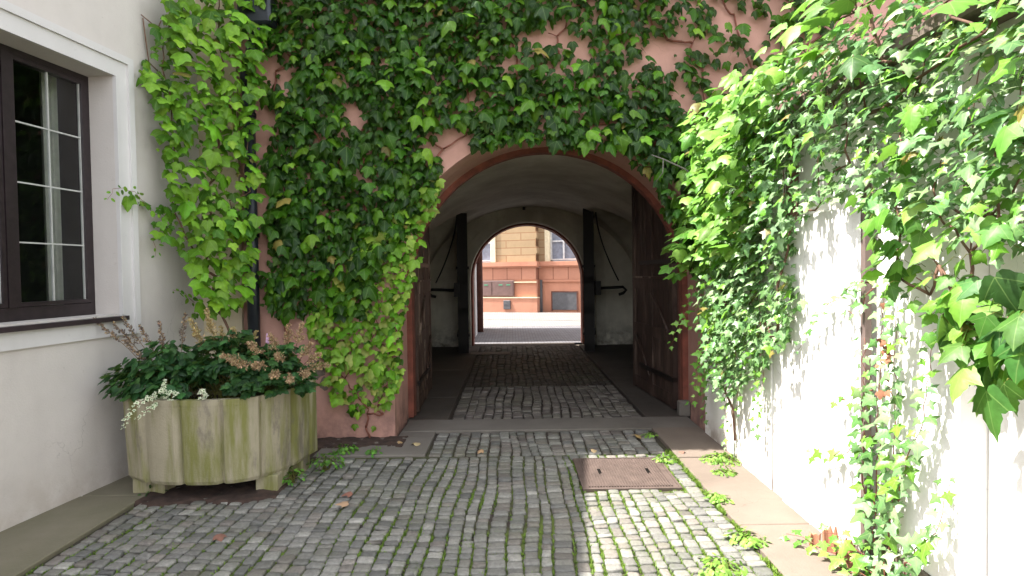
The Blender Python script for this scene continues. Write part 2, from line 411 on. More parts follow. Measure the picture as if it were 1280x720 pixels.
def vine(name, label, poly, O, D2, N2, layers, mat='leaf', kind='creeper', gaps=(), stems=60, r0=.014, group=None, stemmat='twig', base=None, stemoff=.02, fold=.28, droop=.22, cat='vine', avoid=None, extra=()):
    """climber on a vertical plane: O origin (x,y), D2 along, N2 outwards. layers: dicts"""
    O = np.array(O, float); D2 = np.array(D2, float); N2 = np.array(N2, float)
    pz = np.array(poly)
    if base is None: j = pz[:, 1].argmin(); base = (O[0]+D2[0]*pz[j, 0]+N2[0]*stemoff, O[1]+D2[1]*pz[j, 0]+N2[1]*stemoff, pz[j, 1])
    t = thing(name, base, label, cat, group)
    PP = []; NN = []; DD = []; SS = []; TT = []
    for L in layers:
        x, z = scatter(L.get('poly', poly), L['sp'])
        keep = np.ones(len(x), bool)
        for gx, gz, ga, gb in gaps:
            e = ((x-gx)/ga)**2+((z-gz)/gb)**2
            keep &= ~((e < 1.15+.5*rng.normal(size=len(x))))
        th = L.get('thin')
        if th is not None:
            keep &= rng.uniform(size=len(x)) < th(x, z)
        nz = wob(x, z, 5, L.get('k', 0)); keep &= nz > L.get('cut', -9)
        x, z = x[keep], z[keep]; n = len(x)
        if not n: continue
        d = rng.uniform(*L['d'], n) + L.get('bulge', 0)*np.clip(wob(x, z, 2.2, 3), 0, 1)
        tilt = np.radians(rng.normal(*L['tilt'], n)); az = np.radians(rng.normal(L.get('az', 0), L.get('azj', 28), n))
        N3 = np.array([*N2, 0]); D3 = np.array([*D2, 0])
        h = N3[None]*np.cos(az)[:, None]+D3[None]*np.sin(az)[:, None]
        nor = h*np.cos(tilt)[:, None]+np.array([0, 0, 1])*np.sin(tilt)[:, None]
        roll = np.radians(rng.normal(0, L.get('roll', 24), n))
        dn = np.array([0, 0, -1])[None]*np.cos(roll)[:, None]+D3[None]*np.sin(roll)[:, None]
        dn = dn + h*.25
        pos = np.column_stack([O[0]+D2[0]*x+N2[0]*d, O[1]+D2[1]*x+N2[1]*d, z])
        s = L['size']*np.clip(rng.normal(1, .32, n), .35, 1.7)
        col = palette(n, L['cols'], L.get('w')); od = rng.uniform(size=n) < .012; col[od] = np.array((.26, .20, .05))*rng.uniform(.4, 1.2, (od.sum(), 1))
        PP.append(pos); NN.append(nor); DD.append(dn); SS.append(s); TT.append(col)
    P, N, Dn, S, T = map(np.concatenate, (PP, NN, DD, SS, TT))
    
    mb = MB(); x, z = scatter(poly, .1); i = rng.permutation(len(x))[:stems]
    pts = [(O[0]+D2[0]*x[j]+N2[0]*(stemoff+rng.uniform(0, .02)), O[1]+D2[1]*x[j]+N2[1]*(stemoff+rng.uniform(0, .02)), z[j]) for j in i]
    branches(pts, base, r0, mb, avoid=avoid, extra=extra)
    obj('stem', mb, stemmat, t); mb = MB()
    # leaf stalks running back towards the wall
    for j in rng.permutation(len(P))[:min(len(P), 260)]:
        a = P[j]+np.array([0, 0, .35])*S[j]*1.0; bk = a - np.array([*N2, 0])*rng.uniform(.03, .09) + np.array([0, 0, rng.uniform(-.04, .03)])
        mb.tube([a, (a+bk)/2+np.array([0, 0, .012]), bk], .0016, 3, False)
    leaves('foliage', mat, kind, P+np.array([0, 0, 1])*(S*.35)[:, None], N, Dn, S, T, t, fold, droop, extra=mb)
    return t
def strand_geo(pts, sp, size, cols, P, N, D, S, T, mb, nrm, r=.003, side=.6, w=None):
    pts = np.array(pts, float); seg = np.linalg.norm(np.diff(pts, axis=0), axis=1); L = np.concatenate([[0], np.cumsum(seg)])
    nn = max(3, int(L[-1]/.05)); tt = np.linspace(0, L[-1], nn)
    q = np.column_stack([np.interp(tt, L, pts[:, i]) for i in range(3)]); q[1:-1] += rng.normal(0, .008, (nn-2, 3))
    mb.tube(q, np.linspace(r, r*.4, nn), 4)
    m_ = int(L[-1]/sp)+1
    for i in range(m_):
        u = (i+.5)*sp; a = np.array([np.interp(u, L, pts[:, k]) for k in range(3)])
        s = size*rng.uniform(.65, 1.25)*(1-.45*(u/L[-1])**2)
        d = pts[min(len(pts)-1, np.searchsorted(L, min(u, L[-1])))]-pts[max(0, np.searchsorted(L, min(u, L[-1]))-1)]; d = d/(np.linalg.norm(d)+1e-9)
        sd = np.cross(d, nrm)*(1 if i % 2 else -1)
        dn = sd*side + np.array([0, 0, -1])*.7 + rng.normal(0, .25, 3)
        P.append(a+sd*size*.25+np.array(nrm)*rng.uniform(0, .02)); N.append(np.array(nrm)+np.array([0, 0, .5])+rng.normal(0, .3, 3)); D.append(dn); S.append(s)
        T.append(palette(1, cols, w)[0])
def strand(name, label, strands, sp, size, cols, nrm, mat='ivy', kind='ivy', stemmat='twigred', group=None, r=.003, cat='ivy', w=None):
    t = thing(name, strands[0][0], label, cat, group)
    P, N, D, S, T = [], [], [], [], []
    for s in strands:
        mb = MB(); strand_geo(s, sp, size, cols, P, N, D, S, T, mb, np.array(nrm, float), r, w=w); obj('stem', mb, stemmat, t)
    leaves('foliage', mat, kind, *map(np.array, (P, N, D, S, T)), t, fold=.18, droop=.12)
    return t

# ------------------------------------------------------------------ world, sun, camera
SUN = np.array([.5, -.062, -.866]); SUN /= np.linalg.norm(SUN)
w = bpy.data.worlds.new('World'); sc.world = w; w.use_nodes = True
nt = w.node_tree; bg = nt.nodes['Background']; sky = nt.nodes.new('ShaderNodeTexSky')
sky.sky_type = 'NISHITA'; sky.sun_disc = False
sky.sun_elevation = math.asin(-SUN[2]); sky.sun_rotation = math.atan2(-SUN[0], -SUN[1]) % (2*pi)
sky.air_density = 1; sky.dust_density = 1.5
hs = nt.nodes.new('ShaderNodeHueSaturation'); hs.inputs['Saturation'].default_value = .22   # hazy summer sky
nt.links.new(sky.outputs[0], hs.inputs['Color']); nt.links.new(hs.outputs[0], bg.inputs[0]); bg.inputs[1].default_value = .15
ld = bpy.data.lights.new('sun', 'SUN'); ld.energy = 2.85; ld.angle = radians(.55); ld.color = (1, .95, .87)
lo = bpy.data.objects.new('sun', ld); COL.objects.link(lo)
from mathutils import Vector, Matrix
lo.rotation_euler = Vector(SUN).to_track_quat('-Z', 'Y').to_euler(); lo.location = (-6, 1, 12)

cd = bpy.data.cameras.new('camera'); cam = bpy.data.objects.new('camera', cd); COL.objects.link(cam)
cd.sensor_width = 36; cd.lens = 760/1280*36; cd.clip_start = .05; cd.clip_end = 500
fw = Vector((0, cos(radians(1.5)), -sin(radians(1.5)))); rt = Vector((1, 0, 0)); up = rt.cross(fw)
R = radians(.8); r2 = rt*cos(R)-up*sin(R); u2 = up*cos(R)+rt*sin(R)
cam.matrix_world = Matrix(((r2.x, u2.x, -fw.x, 0), (r2.y, u2.y, -fw.y, 0), (r2.z, u2.z, -fw.z, 1.55), (0, 0, 0, 1)))
sc.camera = cam
sc.view_settings.view_transform = 'Standard'; sc.view_settings.look = 'None'; sc.view_settings.exposure = 2.42; sc.view_settings.gamma = 1
sc.cycles.use_denoising = True; sc.cycles.max_bounces = 9; sc.cycles.diffuse_bounces = 6; sc.cycles.glossy_bounces = 3
sc.cycles.transparent_max_bounces = 8; sc.cycles.sample_clamp_indirect = 8; sc.cycles.caustics_reflective = False; sc.cycles.caustics_refractive = False

# ------------------------------------------------------------------ ground
obj('ground', MB().add([(-120, -120, -.06), (120, -120, -.06), (120, 160, -.06), (-120, 160, -.06)], [(0, 1, 2, 3)]), 'ground', kind='structure')
# soil and moss bed showing in the joints
obj('joint_bed', MB().add([(-2.62, -.6, -.015), (1.34, -.6, -.015), (1.34, 13.3, -.015), (-2.62, 13.3, -.015)], [(0, 1, 2, 3)]), 'joint', kind='structure')

def setts(name, x0, x1, y0, y1, w=.086, l=.080, holes=(), cols=None, skew=0., lab=None):
    V = []; T = []; F = []; edges = []
    tmpl = []
    x = x0; ci = 0
    while x < x1-.03:
        cw = float(np.clip(rng.normal(w, w*.12), w*.7, w*1.35))
        if x+cw > x1-.04: cw = x1-x
        y = y0 + rng.uniform(0, l)*0
        edges.append(x)
        while y < y1-.02:
            cl = float(np.clip(rng.normal(l, l*.18), l*.6, l*1.5))
            if y+cl > y1-.035: cl = y1-y
            cx, cy = x+cw/2, y+cl/2
            wx = .018*sin(cy*1.7+x*2.2)+.009*sin(cy*5.1+x*7)+skew*(cy-y0)
            if x < x0+.15 or x > x1-.2: wx *= .2
            px, py = cx+wx, cy
            if not any(a < px < c and b_ < py < d for a, b_, c, d in holes):
                a = cw/2-rng.uniform(.004, .009); b_ = cl/2-rng.uniform(.003, .007); ch = min(a, b_)*rng.uniform(.15, .38)
                th = rng.normal(0, .05); h = rng.normal(0, .0035); tx, ty = rng.normal(0, .03, 2)
                base = [(-a+ch, -b_), (a-ch, -b_), (a, -b_+ch), (a, b_-ch), (a-ch, b_), (-a+ch, b_), (-a, b_-ch), (-a, -b_+ch)]
                base = [(u+rng.normal(0, .0025), v+rng.normal(0, .0025)) for u, v in base]
                ring = []
                for z, s in ((-.04, 1.0), (-.006, 1.0), (0.0, .93), (.0018, .6)):
                    for u, v in base:
                        u_, v_ = u*s, v*s
                        ring.append((px+u_*cos(th)-v_*sin(th), py+u_*sin(th)+v_*cos(th), z+h+tx*u_+ty*v_))
                ring.append((px, py, .0035+h))
                V += ring
                k = rng.uniform(); base_c = np.array(cols[int(k*len(cols))]); T += [base_c*(1+rng.normal(0, .14))]*33
            y += cl
        x += cw
    n = len(V)//33
    q = []; sz = []
    for r in range(3):
        for k in range(8): q += [r*8+k, r*8+(k+1) % 8, r*8+8+(k+1) % 8, r*8+8+k]; sz.append(4)
    for k in range(8): q += [24+k, 24+(k+1) % 8, 32]; sz.append(3)
    q = np.array(q); sz = np.array(sz)
    npmesh(name, np.array(V), ((q[None]+(np.arange(n)*33)[:, None]).ravel(), np.tile(sz, n)), 'sett', tint=np.clip(np.array(T), .02, .8), kind='structure')
    return edges
GREY = [(.178, .172, .158), (.155, .150, .138), (.20, .193, .177), (.135, .132, .124), (.168, .16, .142), (.235, .226, .205), (.172, .155, .138)]
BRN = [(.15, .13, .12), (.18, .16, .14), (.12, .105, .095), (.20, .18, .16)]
DKBRN = [(.052, .043, .036), (.068, .056, .047), (.042, .034, .028)]  # darkest brown setts, for the inner stretch of the passage floor
COVER = (.5, 4.28, 1.17, 4.96)
eA = setts('courtyard_cobbles', -2.57, 1.32, .3, 5.08, holes=[(COVER[0]-.03, COVER[1]-.03, COVER[2]+.03, COVER[3]+.03)], cols=GREY)
setts('cobbles_at_gate', -.74, 1.30, 5.12, 5.86, w=.10, l=.09, cols=GREY+BRN)
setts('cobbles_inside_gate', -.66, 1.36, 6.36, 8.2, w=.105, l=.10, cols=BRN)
setts('passage_cobbles', -.66, 1.36, 8.2, 12.7, w=.105, l=.10, cols=DKBRN)
# pavements, slabs
def slab_row(name, x0, x1, ys, z, mat):
    mb = MB()
    for a, b_ in zip(ys[:-1], ys[1:]): mb.box((x0, a+.006, -.05), (x1, b_-.006, z+rng.uniform(-.003, .003)), bev=.006)
    obj(name, mb, mat, kind='structure')
slab_row('right_pavement', 1.345, 1.82, [-.6, .9, 2.35, 3.62, 4.95, 5.9], .012, 'slabwarm')
slab_row('left_pavement', -3.45, -2.60, [-.6, 1.1, 2.7, 4.25, 5.64], .012, 'slableft')
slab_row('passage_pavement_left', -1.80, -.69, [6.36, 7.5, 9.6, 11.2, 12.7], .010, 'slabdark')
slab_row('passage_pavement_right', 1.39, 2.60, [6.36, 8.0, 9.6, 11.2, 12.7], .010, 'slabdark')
mb = MB().box((-1.1, 5.89, -.05), (1.82, 6.34, .012), bev=.006); obj('threshold_slab', mb, 'slab', kind='structure')
mb = MB().box((-1.72, 5.14, -.05), (-.76, 5.69, .006), bev=.006).box((-1.1, 5.69, -.05), (-.76, 5.885, .006)); obj('gate_corner_slab', mb, 'slab', kind='structure')
mb = MB(); nx, ny = 60, 50
gx = np.linspace(-2.6, -.72, nx); gy = np.linspace(4.02, 5.72, ny)
vs = []
for j in range(ny):
    for i in range(nx):
        x, y = gx[i], gy[j]
        e = 1.0 if y > 5.38 else 0
        inside = (x < -1.66 and y > 4.10+.25*max(0, x+2.0)+.03*sin(x*11)) or (y > 5.36 + .06*sin(x*9)) and x < -.98
        z = (.010+.010*sin(x*31+y*17)*sin(y*23)+rng.uniform(0, .006)) if inside else -.035
        if y > 5.12 and x > -1.74 and y < 5.36: z = -.035
        vs.append((x, y, z))
mb.add(vs, [(j*nx+i, j*nx+i+1, (j+1)*nx+i+1, (j+1)*nx+i) for j in range(ny-1) for i in range(nx-1)], True)
obj('soil_patch', mb, 'soil', kind='structure')
obj('alley', MB().add([(-8, 13.28, -.012), (14, 13.28, -.012), (14, 17.4, -.012), (-8, 17.4, -.012)], [(0, 1, 2, 3)]), 'alley', kind='structure')
obj('street', MB().add([(-40, 17.4, -.010), (40, 17.4, -.010), (40, 40, .02), (-40, 40, .02)], [(0, 1, 2, 3)]), 'street', kind='structure')

# moss and tiny grass in the joints
def grass(n, f, size=(.008, .022)):
    V = []; T = []
    for _ in range(n):
        p = f()
        if p is None: continue
        x, y = p; g_ = rng.uniform(.6, 1.3)
        for _ in range(5):
            a = rng.uniform(0, 6.28); h = rng.uniform(*size); l = rng.uniform(.3, 1.2)*h; w_ = h*.16+.0012
            bx, by = x+rng.normal(0, .006), y+rng.normal(0, .006); dx, dy = cos(a), sin(a)
            V += [(bx-dy*w_, by+dx*w_, -.014), (bx+dy*w_, by-dx*w_, -.014), (bx+dx*l, by+dy*l, -.012+h*.8)]; T += [np.array((.13, .21, .025))*g_]*3
    return V, T
def jpt():
    x = random.choice(eA) if random.random() < .75 else random.uniform(-2.5, 1.3); y = 1.2+3.9*random.random()**.9
    x += .018*sin(y*1.7+x*2.2)+.009*sin(y*5.1+x*7)
    if COVER[0]-.02 < x < COVER[2]+.02 and COVER[1]-.02 < y < COVER[3]+.02: return None
    p = .04 + .82*(x > .4) + .25*(y < 3.6) + .4*(wob(x, y, 2.0, 5) > .35)
    if y > 4.3 and x < .2: p *= .3
    return (x, y) if random.random() < p*.8 else None
V, T = grass(26000, jpt)
def edge_pt():
    y = random.uniform(1.2, 5.2); return (1.335+random.gauss(0, .018), y) if wob(y*2, y, 3, 2) > -.3 else None
V2, T2 = grass(1500, edge_pt, (.012, .035)); V += V2; T += T2
npmesh('moss_and_grass', np.array(V), (np.arange(len(V)), np.full(len(V)//3, 3)), 'herb', tint=np.array(T), lc=np.full((len(V), 3), .3), smooth=False, kind='stuff', cat='moss', label='green moss and short grass growing in the joints between cobbles')

# ------------------------------------------------------------------ drain cover
t = thing('drain_cover', (.835, 4.62, 0), 'ribbed rusty brown metal cover set into the sunlit cobbles', 'drain cover')
x0, y0, x1, y1 = COVER
mb = MB().box((x0, y0, -.03), (x1, y1, .004))
nr = 30
for i in range(nr):
    a = x0+.03+(x1-x0-.06)*i/nr; mb.box((a, y0+.025, .0042), (a+(x1-x0-.06)/nr*.5, y1-.025, .0125))
obj('plate', mb, 'cover', t)
mb = MB(); e = .018
mb.box((x0-e, y0-e, -.03), (x1+e, y0-.001, .008)).box((x0-e, y1+.001, -.03), (x1+e, y1+e, .008)).box((x0-e, y0-.001, -.03), (x0-.001, y1+.001, .008)).box((x1+.001, y0-.001, -.03), (x1+e, y1+.001, .008))
obj('rim', mb, 'cover', t)
for sx in (.15, .52):
    obj('lifting_slot', MB().box((x0+sx-.012, y0+.30, .0126), (x0+sx+.012, y0+.40, .0150), bev=.001), 'iron', t)

# ------------------------------------------------------------------ walls with openings
def arch_pts(cx, r, zs, n=40, a0=pi, a1=0): return [(cx+r*cos(a0+(a1-a0)*i/n), zs+r*sin(a0+(a1-a0)*i/n)) for i in range(n+1)]
def arch_wall(mb, x0, x1, zt, cx, r, zs, y0, y1, zb=-.05):
    A = [(cx-r, zb)]+arch_pts(cx, r, zs)+[(cx+r, zb)]
    for y, flip in ((y0, False), (y1, True)):
        def q(v):
            f = [(0, 1, 2, 3)] if not flip else [(3, 2, 1, 0)]
            mb.add([(a, y, b_) for a, b_ in v], f)
        q([(x0, zb), (cx-r, zb), (cx-r, zs), (x0, zs)]); q([(x0, zs), (cx-r, zs), (cx-r, zt), (x0, zt)])
        q([(cx+r, zb), (x1, zb), (x1, zs), (cx+r, zs)]); q([(cx+r, zs), (x1, zs), (x1, zt), (cx+r, zt)])
        P = arch_pts(cx, r, zs)
        for a, b_ in zip(P[:-1], P[1:]): q([a, b_, (b_[0], zt), (a[0], zt)])
    mb.add([v for a in A for v in ((a[0], y0, a[1]), (a[0], y1, a[1]))], [(2*i, 2*i+1, 2*i+3, 2*i+2) for i in range(len(A)-1)], True)
    mb.add([(x0, y0, zt), (x1, y0, zt), (x1, y1, zt), (x0, y1, zt), (x0, y0, zb), (x0, y1, zb), (x1, y0, zb), (x1, y1, zb)], [(0, 1, 2, 3), (0, 3, 5, 4), (1, 6, 7, 2)])
def arch_ring(mb, cx, r0, r1, zs, y0, y1, foot=0., n=40):
    """solid band following jambs and arch between radii r0<r1"""
    A = [(cx-r0, foot)]+arch_pts(cx, r0, zs, n)+[(cx+r0, foot)]; B = [(cx-r1, foot)]+arch_pts(cx, r1, zs, n)+[(cx+r1, foot)]
    vs = []
    for a, b_ in zip(A, B): vs += [(a[0], y0, a[1]), (b_[0], y0, b_[1]), (b_[0], y1, b_[1]), (a[0], y1, a[1])]
    fs = []
    for i in range(len(A)-1):
        for k in range(4): fs.append((4*i+k, 4*i+(k+1) % 4, 4*i+4+(k+1) % 4, 4*i+4+k))
    mb.add(vs, fs, False)

gh = thing('gatehouse', (.37, 5.7, 0), 'pink rendered gatehouse with a deep round-arched passage', 'building')
HP = 6.0
mb = MB(); arch_wall(mb, -2.52, 9, HP, .37, 1.49, 1.37, 5.70, 6.55); obj('wall', mb, 'pink', gh, 'pink rendered front wall')
obj('corner_pilaster', MB().box((-3.0, 5.66, -.05), (-2.52, 6.4, HP)), 'cream', gh, 'cream strip in the corner by the downpipe')
mb = MB(); arch_ring(mb, .37, 1.432, 1.49, 1.37, 6.43, 6.549, .02); obj('arch_trim', mb, 'trim', gh, 'red-brown painted arch edging')
# passage
PX0, PX1, PY0, PY1 = -1.82, 2.62, 6.55, 12.7
mb = MB(); nX, nY = 56, 120
sp, cr = 1.45, 1.75
vs = []
for j in range(nY+1):
    y = PY0+(PY1-PY0)*j/nY; bay = (PY1-PY0)/2; yc = PY0+bay*(.5+math.floor(min(.999*2, (y-PY0)/bay)))
    c = sp+1.25*sqrt(max(0, 1-((y-yc)/(bay*.42))**2)) if abs(y-yc) < bay*.42 else -1
    for i in range(nX+1):
        x = PX0+(PX1-PX0)*i/nX; k = (x-.4)/2.22; bz = sp-.3+cr*sqrt(max(0, 1-k*k))
        vs.append((x, y, max(bz, c)))
mb.add(vs, [(j*(nX+1)+i, (j+1)*(nX+1)+i, (j+1)*(nX+1)+i+1, j*(nX+1)+i+1) for j in range(nY) for i in range(nX)], True)
obj('vault', mb, 'vault', gh, 'grey plaster groin vault over the passage')
for xa, xb in ((PX0-.3, PX0), (PX1, PX1+.3)): obj('passage_wall', MB().box((xa, PY0, -.05), (xb, PY1+.3, 2.9)), 'vault', gh)
for xa, xb in ((PX0+.001, PX0+.03), (PX1-.03, PX1-.001)): obj('skirting', MB().box((xa, PY0+.01, .0), (xb, PY1, .22)), 'soil', gh)
mb = MB(); arch_wall(mb, -4.5, 9, HP, .33, 1.20, 1.38, 12.70, 13.30); obj('rear_wall', mb, 'vault', gh, 'rear wall with the smaller far arch')
mb = MB(); arch_ring(mb, .33, 1.16, 1.197, 1.38, 12.85, 13.25, 0.0); obj('rear_arch_trim', mb, 'trim', gh)
mb = MB(); arch_ring(mb, .33, 1.42, 1.62, 1.38, 12.62, 12.699, 0.0); arch_ring(mb, .33, 1.205, 1.42, 1.38, 12.66, 12.699, 0.0)
obj('archivolt', mb, 'vault', gh)
mb = MB(); a = []; [mb.tube([(.27, 12.60, 2.83), (.27, 12.60, 2.89)], .03, 10)]; mb.tube([(.27, 12.6, 2.86), (.27, 12.7, 2.86)], .012); obj('hook_boss', mb, 'iron', gh)
mb = MB().box((-5, 5.45, HP), (9.2, 14, HP+.1)); mb.add([(-5, 5.4, HP+.1), (9.2, 5.4, HP+.1), (9.2, 9.5, HP+3), (-5, 9.5, HP+3), (-5, 14, HP+.1), (9.2, 14, HP+.1)], [(0, 1, 2, 3), (3, 2, 5, 4)])
mb2 = MB().box((-5, 5.66, HP), (9.2, 13.4, HP+.1)); mb2.add([(-5, 5.62, HP+.1), (9.2, 5.62, HP+.1), (9.2, 9.5, HP+2.2), (-5, 9.5, HP+2.2), (-5, 13.6, HP+.1), (9.2, 13.6, HP+.1)], [(0, 1, 2, 3), (3, 2, 5, 4)])
obj('roof', mb2, 'rooftile', gh)
# foot plaster chips
mb = MB()
for x, z, r in ((-1.84, .66, .07), (-1.78, .52, .05)):
    vs = [(x, 5.697, z)]; n = 12
    for k in range(n): rr = r*rng.uniform(.75, 1.2); vs.append((x+rr*cos(2*pi*k/n), 5.697, z+1.3*rr*sin(2*pi*k/n)))
    mb.add(vs, [(0, 1+k, 1+(k+1) % n) for k in range(n)])
obj('plaster_patch', mb, 'slabwarm', gh)
obj('gate_hook', MB().box((-1.16, 5.66, .70), (-1.14, 5.70, .82)), 'iron', gh)
# ---- gate leaves
def gate_leaf(hinge, ang, w, zs, r, thick, mat, label, arm=0, detail=True):
    """leaf from hinge, direction ang in plan; quarter arch rising to the free edge"""
    u = np.array([cos(ang), sin(ang)]); n = np.array([-u[1], u[0]]); hx, hy = hinge
    def W(s, d, z): return (hx+u[0]*s+n[0]*d, hy+u[1]*s+n[1]*d, z)
    H = lambda s: zs+sqrt(max(0, r*r-(r-min(s, r))**2))
    leaf = MB(); nb = 9
    for b_ in range(nb):
        a0 = w*b_/nb+.003; a1 = w*(b_+1)/nb-.003; t2 = thick*.35
        vs = []
        for d in (-t2, t2): vs += [W(a0, d, .03), W(a1, d, .03), W(a1, d, H(a1)), W((a0+a1)/2, d, H((a0+a1)/2)), W(a0, d, H(a0))]
        leaf.add(vs, [(0, 1, 2, 3, 4), (9, 8, 7, 6, 5), (0, 5, 6, 1), (1, 6, 7, 2), (2, 7, 8, 3), (3, 8, 9, 4), (4, 9, 5, 0)])
    g_ = obj('gate_leaf', leaf, mat, gh, label)
    fr = MB(); t2 = thick*.5
    for z in (.05, .75, 1.32):
        fr.box((.0, -t2, z), (w, t2, z+.13), W)
    for s in (0., w*.47, w-.10): 
        top = H(s+.05); fr.box((s, -t2*1.04, .03), (s+.10, t2*1.04, top-.02), W)
    n_ = 14; vs = []
    for k in range(n_+1):
        s = w*k/n_; h = H(s)
        for d in (-t2*1.06, t2*1.06): vs += [W(s, d, h-.12), W(s, d, h+.01)]
    fs = []
    for k in range(n_):
        o = 4*k; fs += [(o, o+4, o+5, o+1), (o+2, o+3, o+7, o+6), (o+1, o+5, o+7, o+3), (o, o+2, o+6, o+4)]
    fr.add(vs, fs); obj('rail', fr, mat, g_)
    if detail: obj('ledge', MB().box((w*.08, -t2*1.5, 1.452), (w*.92, t2*1.5, 1.475), W), 'gateworn', g_)
    for z in (.32, 1.62): obj('strap_hinge', MB().box((0, -t2*1.3, z), (w*.8, t2*1.3, z+.05), W), 'iron', g_)
    if detail:
        br = MB()
        sgn = 1
        pts0 = [W(w*.15, 0, .85), W(w*.85, 0, 1.30)]
        for d in (-t2*.85, t2*.85):
            br.tube([W(w*.55, d, .25), W(w*.9, d, .72)], .018, 5); br.tube([W(w*.1, d, .85), W(w*.5, d, 1.28)], .018, 5)
        obj('brace', br, mat, g_)
    return g_, W
# near pair: folded back along the passage
gl, W = gate_leaf((-1.07, 6.62), radians(91.8), 1.45, 1.35, 1.45, .07, 'gateworn', 'left front gate leaf, worn edge on')
mb = MB()
gr, W = gate_leaf((1.79, 6.62), radians(96), 1.45, 1.35, 1.45, .08, 'gate', 'dark right front gate leaf')
# far pair, opened towards the courtyard, held by iron stays
for hx, sg, lab in ((-1.02, -1, 'left far gate leaf, seen edge on'), (1.60, 1, 'right far gate leaf, seen edge on')):
    g_, W = gate_leaf((hx, 12.60), radians(-90+4.6 if sg < 0 else -90-7.4), 1.16, 1.60, 1.16, .19, 'gatedark', lab, detail=False)
    st = MB(); n = 14
    xw = PX0+.02 if sg < 0 else PX1-.02
    pts = []
    for k in range(n+1):
        a = (pi/2)*k/n; pts.append((hx+sg*(.08+.62*(1-cos(a))), 11.55+.1*k/n, 2.62-1.15*sin(a)))
    pts = [(hx+sg*(-.0+.42*t_**1.6), 11.5, 2.66-1.3*t_-.0*t_) for t_ in np.linspace(0, 1, 12)]
    st.tube(pts, .014, 6)
    st.tube([(hx+sg*.05, 11.5, 1.22), (hx+sg*.50, 11.5, 1.24), (hx+sg*.56, 11.5, 1.18), (hx+sg*.50, 11.5, 1.12), (hx+sg*.42, 11.5, 1.10)], .028, 8)
    st.box((hx+sg*.02-.05, 11.40, 1.10), (hx+sg*.02+.05, 11.62, 1.36))
    obj('iron_stay', st, 'iron', g_)
# frame posts
for a, b_ in ((-1.115, -1.06), (1.80, 1.85)): obj('gate_post', MB().box((a, 6.551, .0), (b_, 6.62, 1.9)), 'rusty', gh)
mb = MB().box((1.735, 6.33, .013), (1.855, 6.429, .17), bev=.01); obj('corner_stone', mb, 'slab', gh)
# downpipe in the corner
dp = MB(); dp.tube([(-2.385, 5.60, 0.05), (-2.385, 5.60, 3.30)], .055, 14); dp.tube([(-2.385, 5.60, 3.28), (-2.385, 5.60, 3.42)], .07, 14)
dp.tube([(-2.385, 5.60, 3.4), (-2.33, 5.58, 3.62), (-2.26, 5.56, 3.8), (-2.26, 5.56, HP)], .052, 14)
d_ = obj('downpipe', dp, 'pipe', gh, 'dark downpipe in the wall corner')
for z in (.7, 1.9, 3.0): obj('pipe_clamp', MB().tube([(-2.385, 5.6, z), (-2.385, 5.6, z+.035)], .068, 14).box((-2.40, 5.62, z), (-2.37, 5.7, z+.03)), 'iron', d_)
# hopper head
hp = MB().box((-2.42, 5.47, 3.80), (-2.12, 5.66, 4.05), bev=.02); obj('hopper_head', hp, 'pipe', d_)

# ------------------------------------------------------------------ left white house
C0 = np.array([-2.88, 5.66]); U = np.array([-.1247, -.9922]); NN_ = np.array([.9922, -.1247])
def L3(u, d, z): return (C0[0]+U[0]*u+NN_[0]*d, C0[1]+U[1]*u+NN_[1]*d, z)
wh = thing('white_house', L3(1.9, 0, 0), 'white rendered house wall on the left with a dark framed window', 'building')
HL = 5.45
U0, U1, Z0, Z1 = 1.02, 2.38, 1.27, 3.08      # opening
mb = MB()
def q4(a, b_, z0, z1, d=0): mb.add([L3(a, d, z0), L3(b_, d, z0), L3(b_, d, z1), L3(a, d, z1)], [(0, 1, 2, 3)])
q4(-.02, U0, -.05, HL); q4(U1, 7.5, -.05, HL); q4(U0, U1, -.05, Z0); q4(U0, U1, Z1, HL)
RD = -.20
mb.add([L3(U0, 0, Z0), L3(U0, RD-.1, Z0), L3(U0, RD-.1, Z1), L3(U0, 0, Z1)], [(0, 1, 2, 3)])
mb.add([L3(U1, 0, Z0), L3(U1, RD-.1, Z0), L3(U1, RD-.1, Z1), L3(U1, 0, Z1)], [(3, 2, 1, 0)])
mb.add([L3(U0, 0, Z1), L3(U0, RD-.1, Z1), L3(U1, RD-.1, Z1), L3(U1, 0, Z1)], [(0, 1, 2, 3)])
mb.add([L3(U0, 0, Z0), L3(U0, RD-.1, Z0), L3(U1, RD-.1, Z0), L3(U1, 0, Z0)], [(3, 2, 1, 0)])
mb.add([L3(7.5, 0, -.05), L3(7.5, -6, -.05), L3(7.5, -6, HL), L3(7.5, 0, HL), L3(-.02, -6, -.05), L3(-.02, -6, HL), L3(-.02, 0, -.05), L3(-.02, 0, HL)], [(0, 1, 2, 3), (1, 4, 5, 2), (4, 6, 7, 5)])
obj('wall', mb, 'white', wh, 'white rendered wall')
mb = MB()
BW = .155
def Lbox(a, b_, d0, d1, z0, z1, bev=0): mb.box((a, d0, z0), (b_, d1, z1), L3, bev)
Lbox(U0-BW, U0, .001, .022, Z0-.16, Z1+BW); Lbox(U1, U1+BW, .001, .022, Z0-.16, Z1+BW)
Lbox(U0, U1, .001, .022, Z1, Z1+BW); Lbox(U0, U1, .001, .022, Z0-.16, Z0-.045)
Lbox(U0-BW-.02, U0-BW+.035, .001, .040, Z0-.16, Z1+BW+.02); Lbox(U0-BW+.035, U1+BW-.035, .001, .040, Z1+BW-.035, Z1+BW+.02); Lbox(U1+BW-.035, U1+BW+.02, .001, .040, Z0-.16, Z1+BW+.02)
Lbox(U0-.012, U0, .0225, .032, Z0, Z1)
obj('window_surround', mb, 'surround', wh, 'smooth grey-white band round the window')
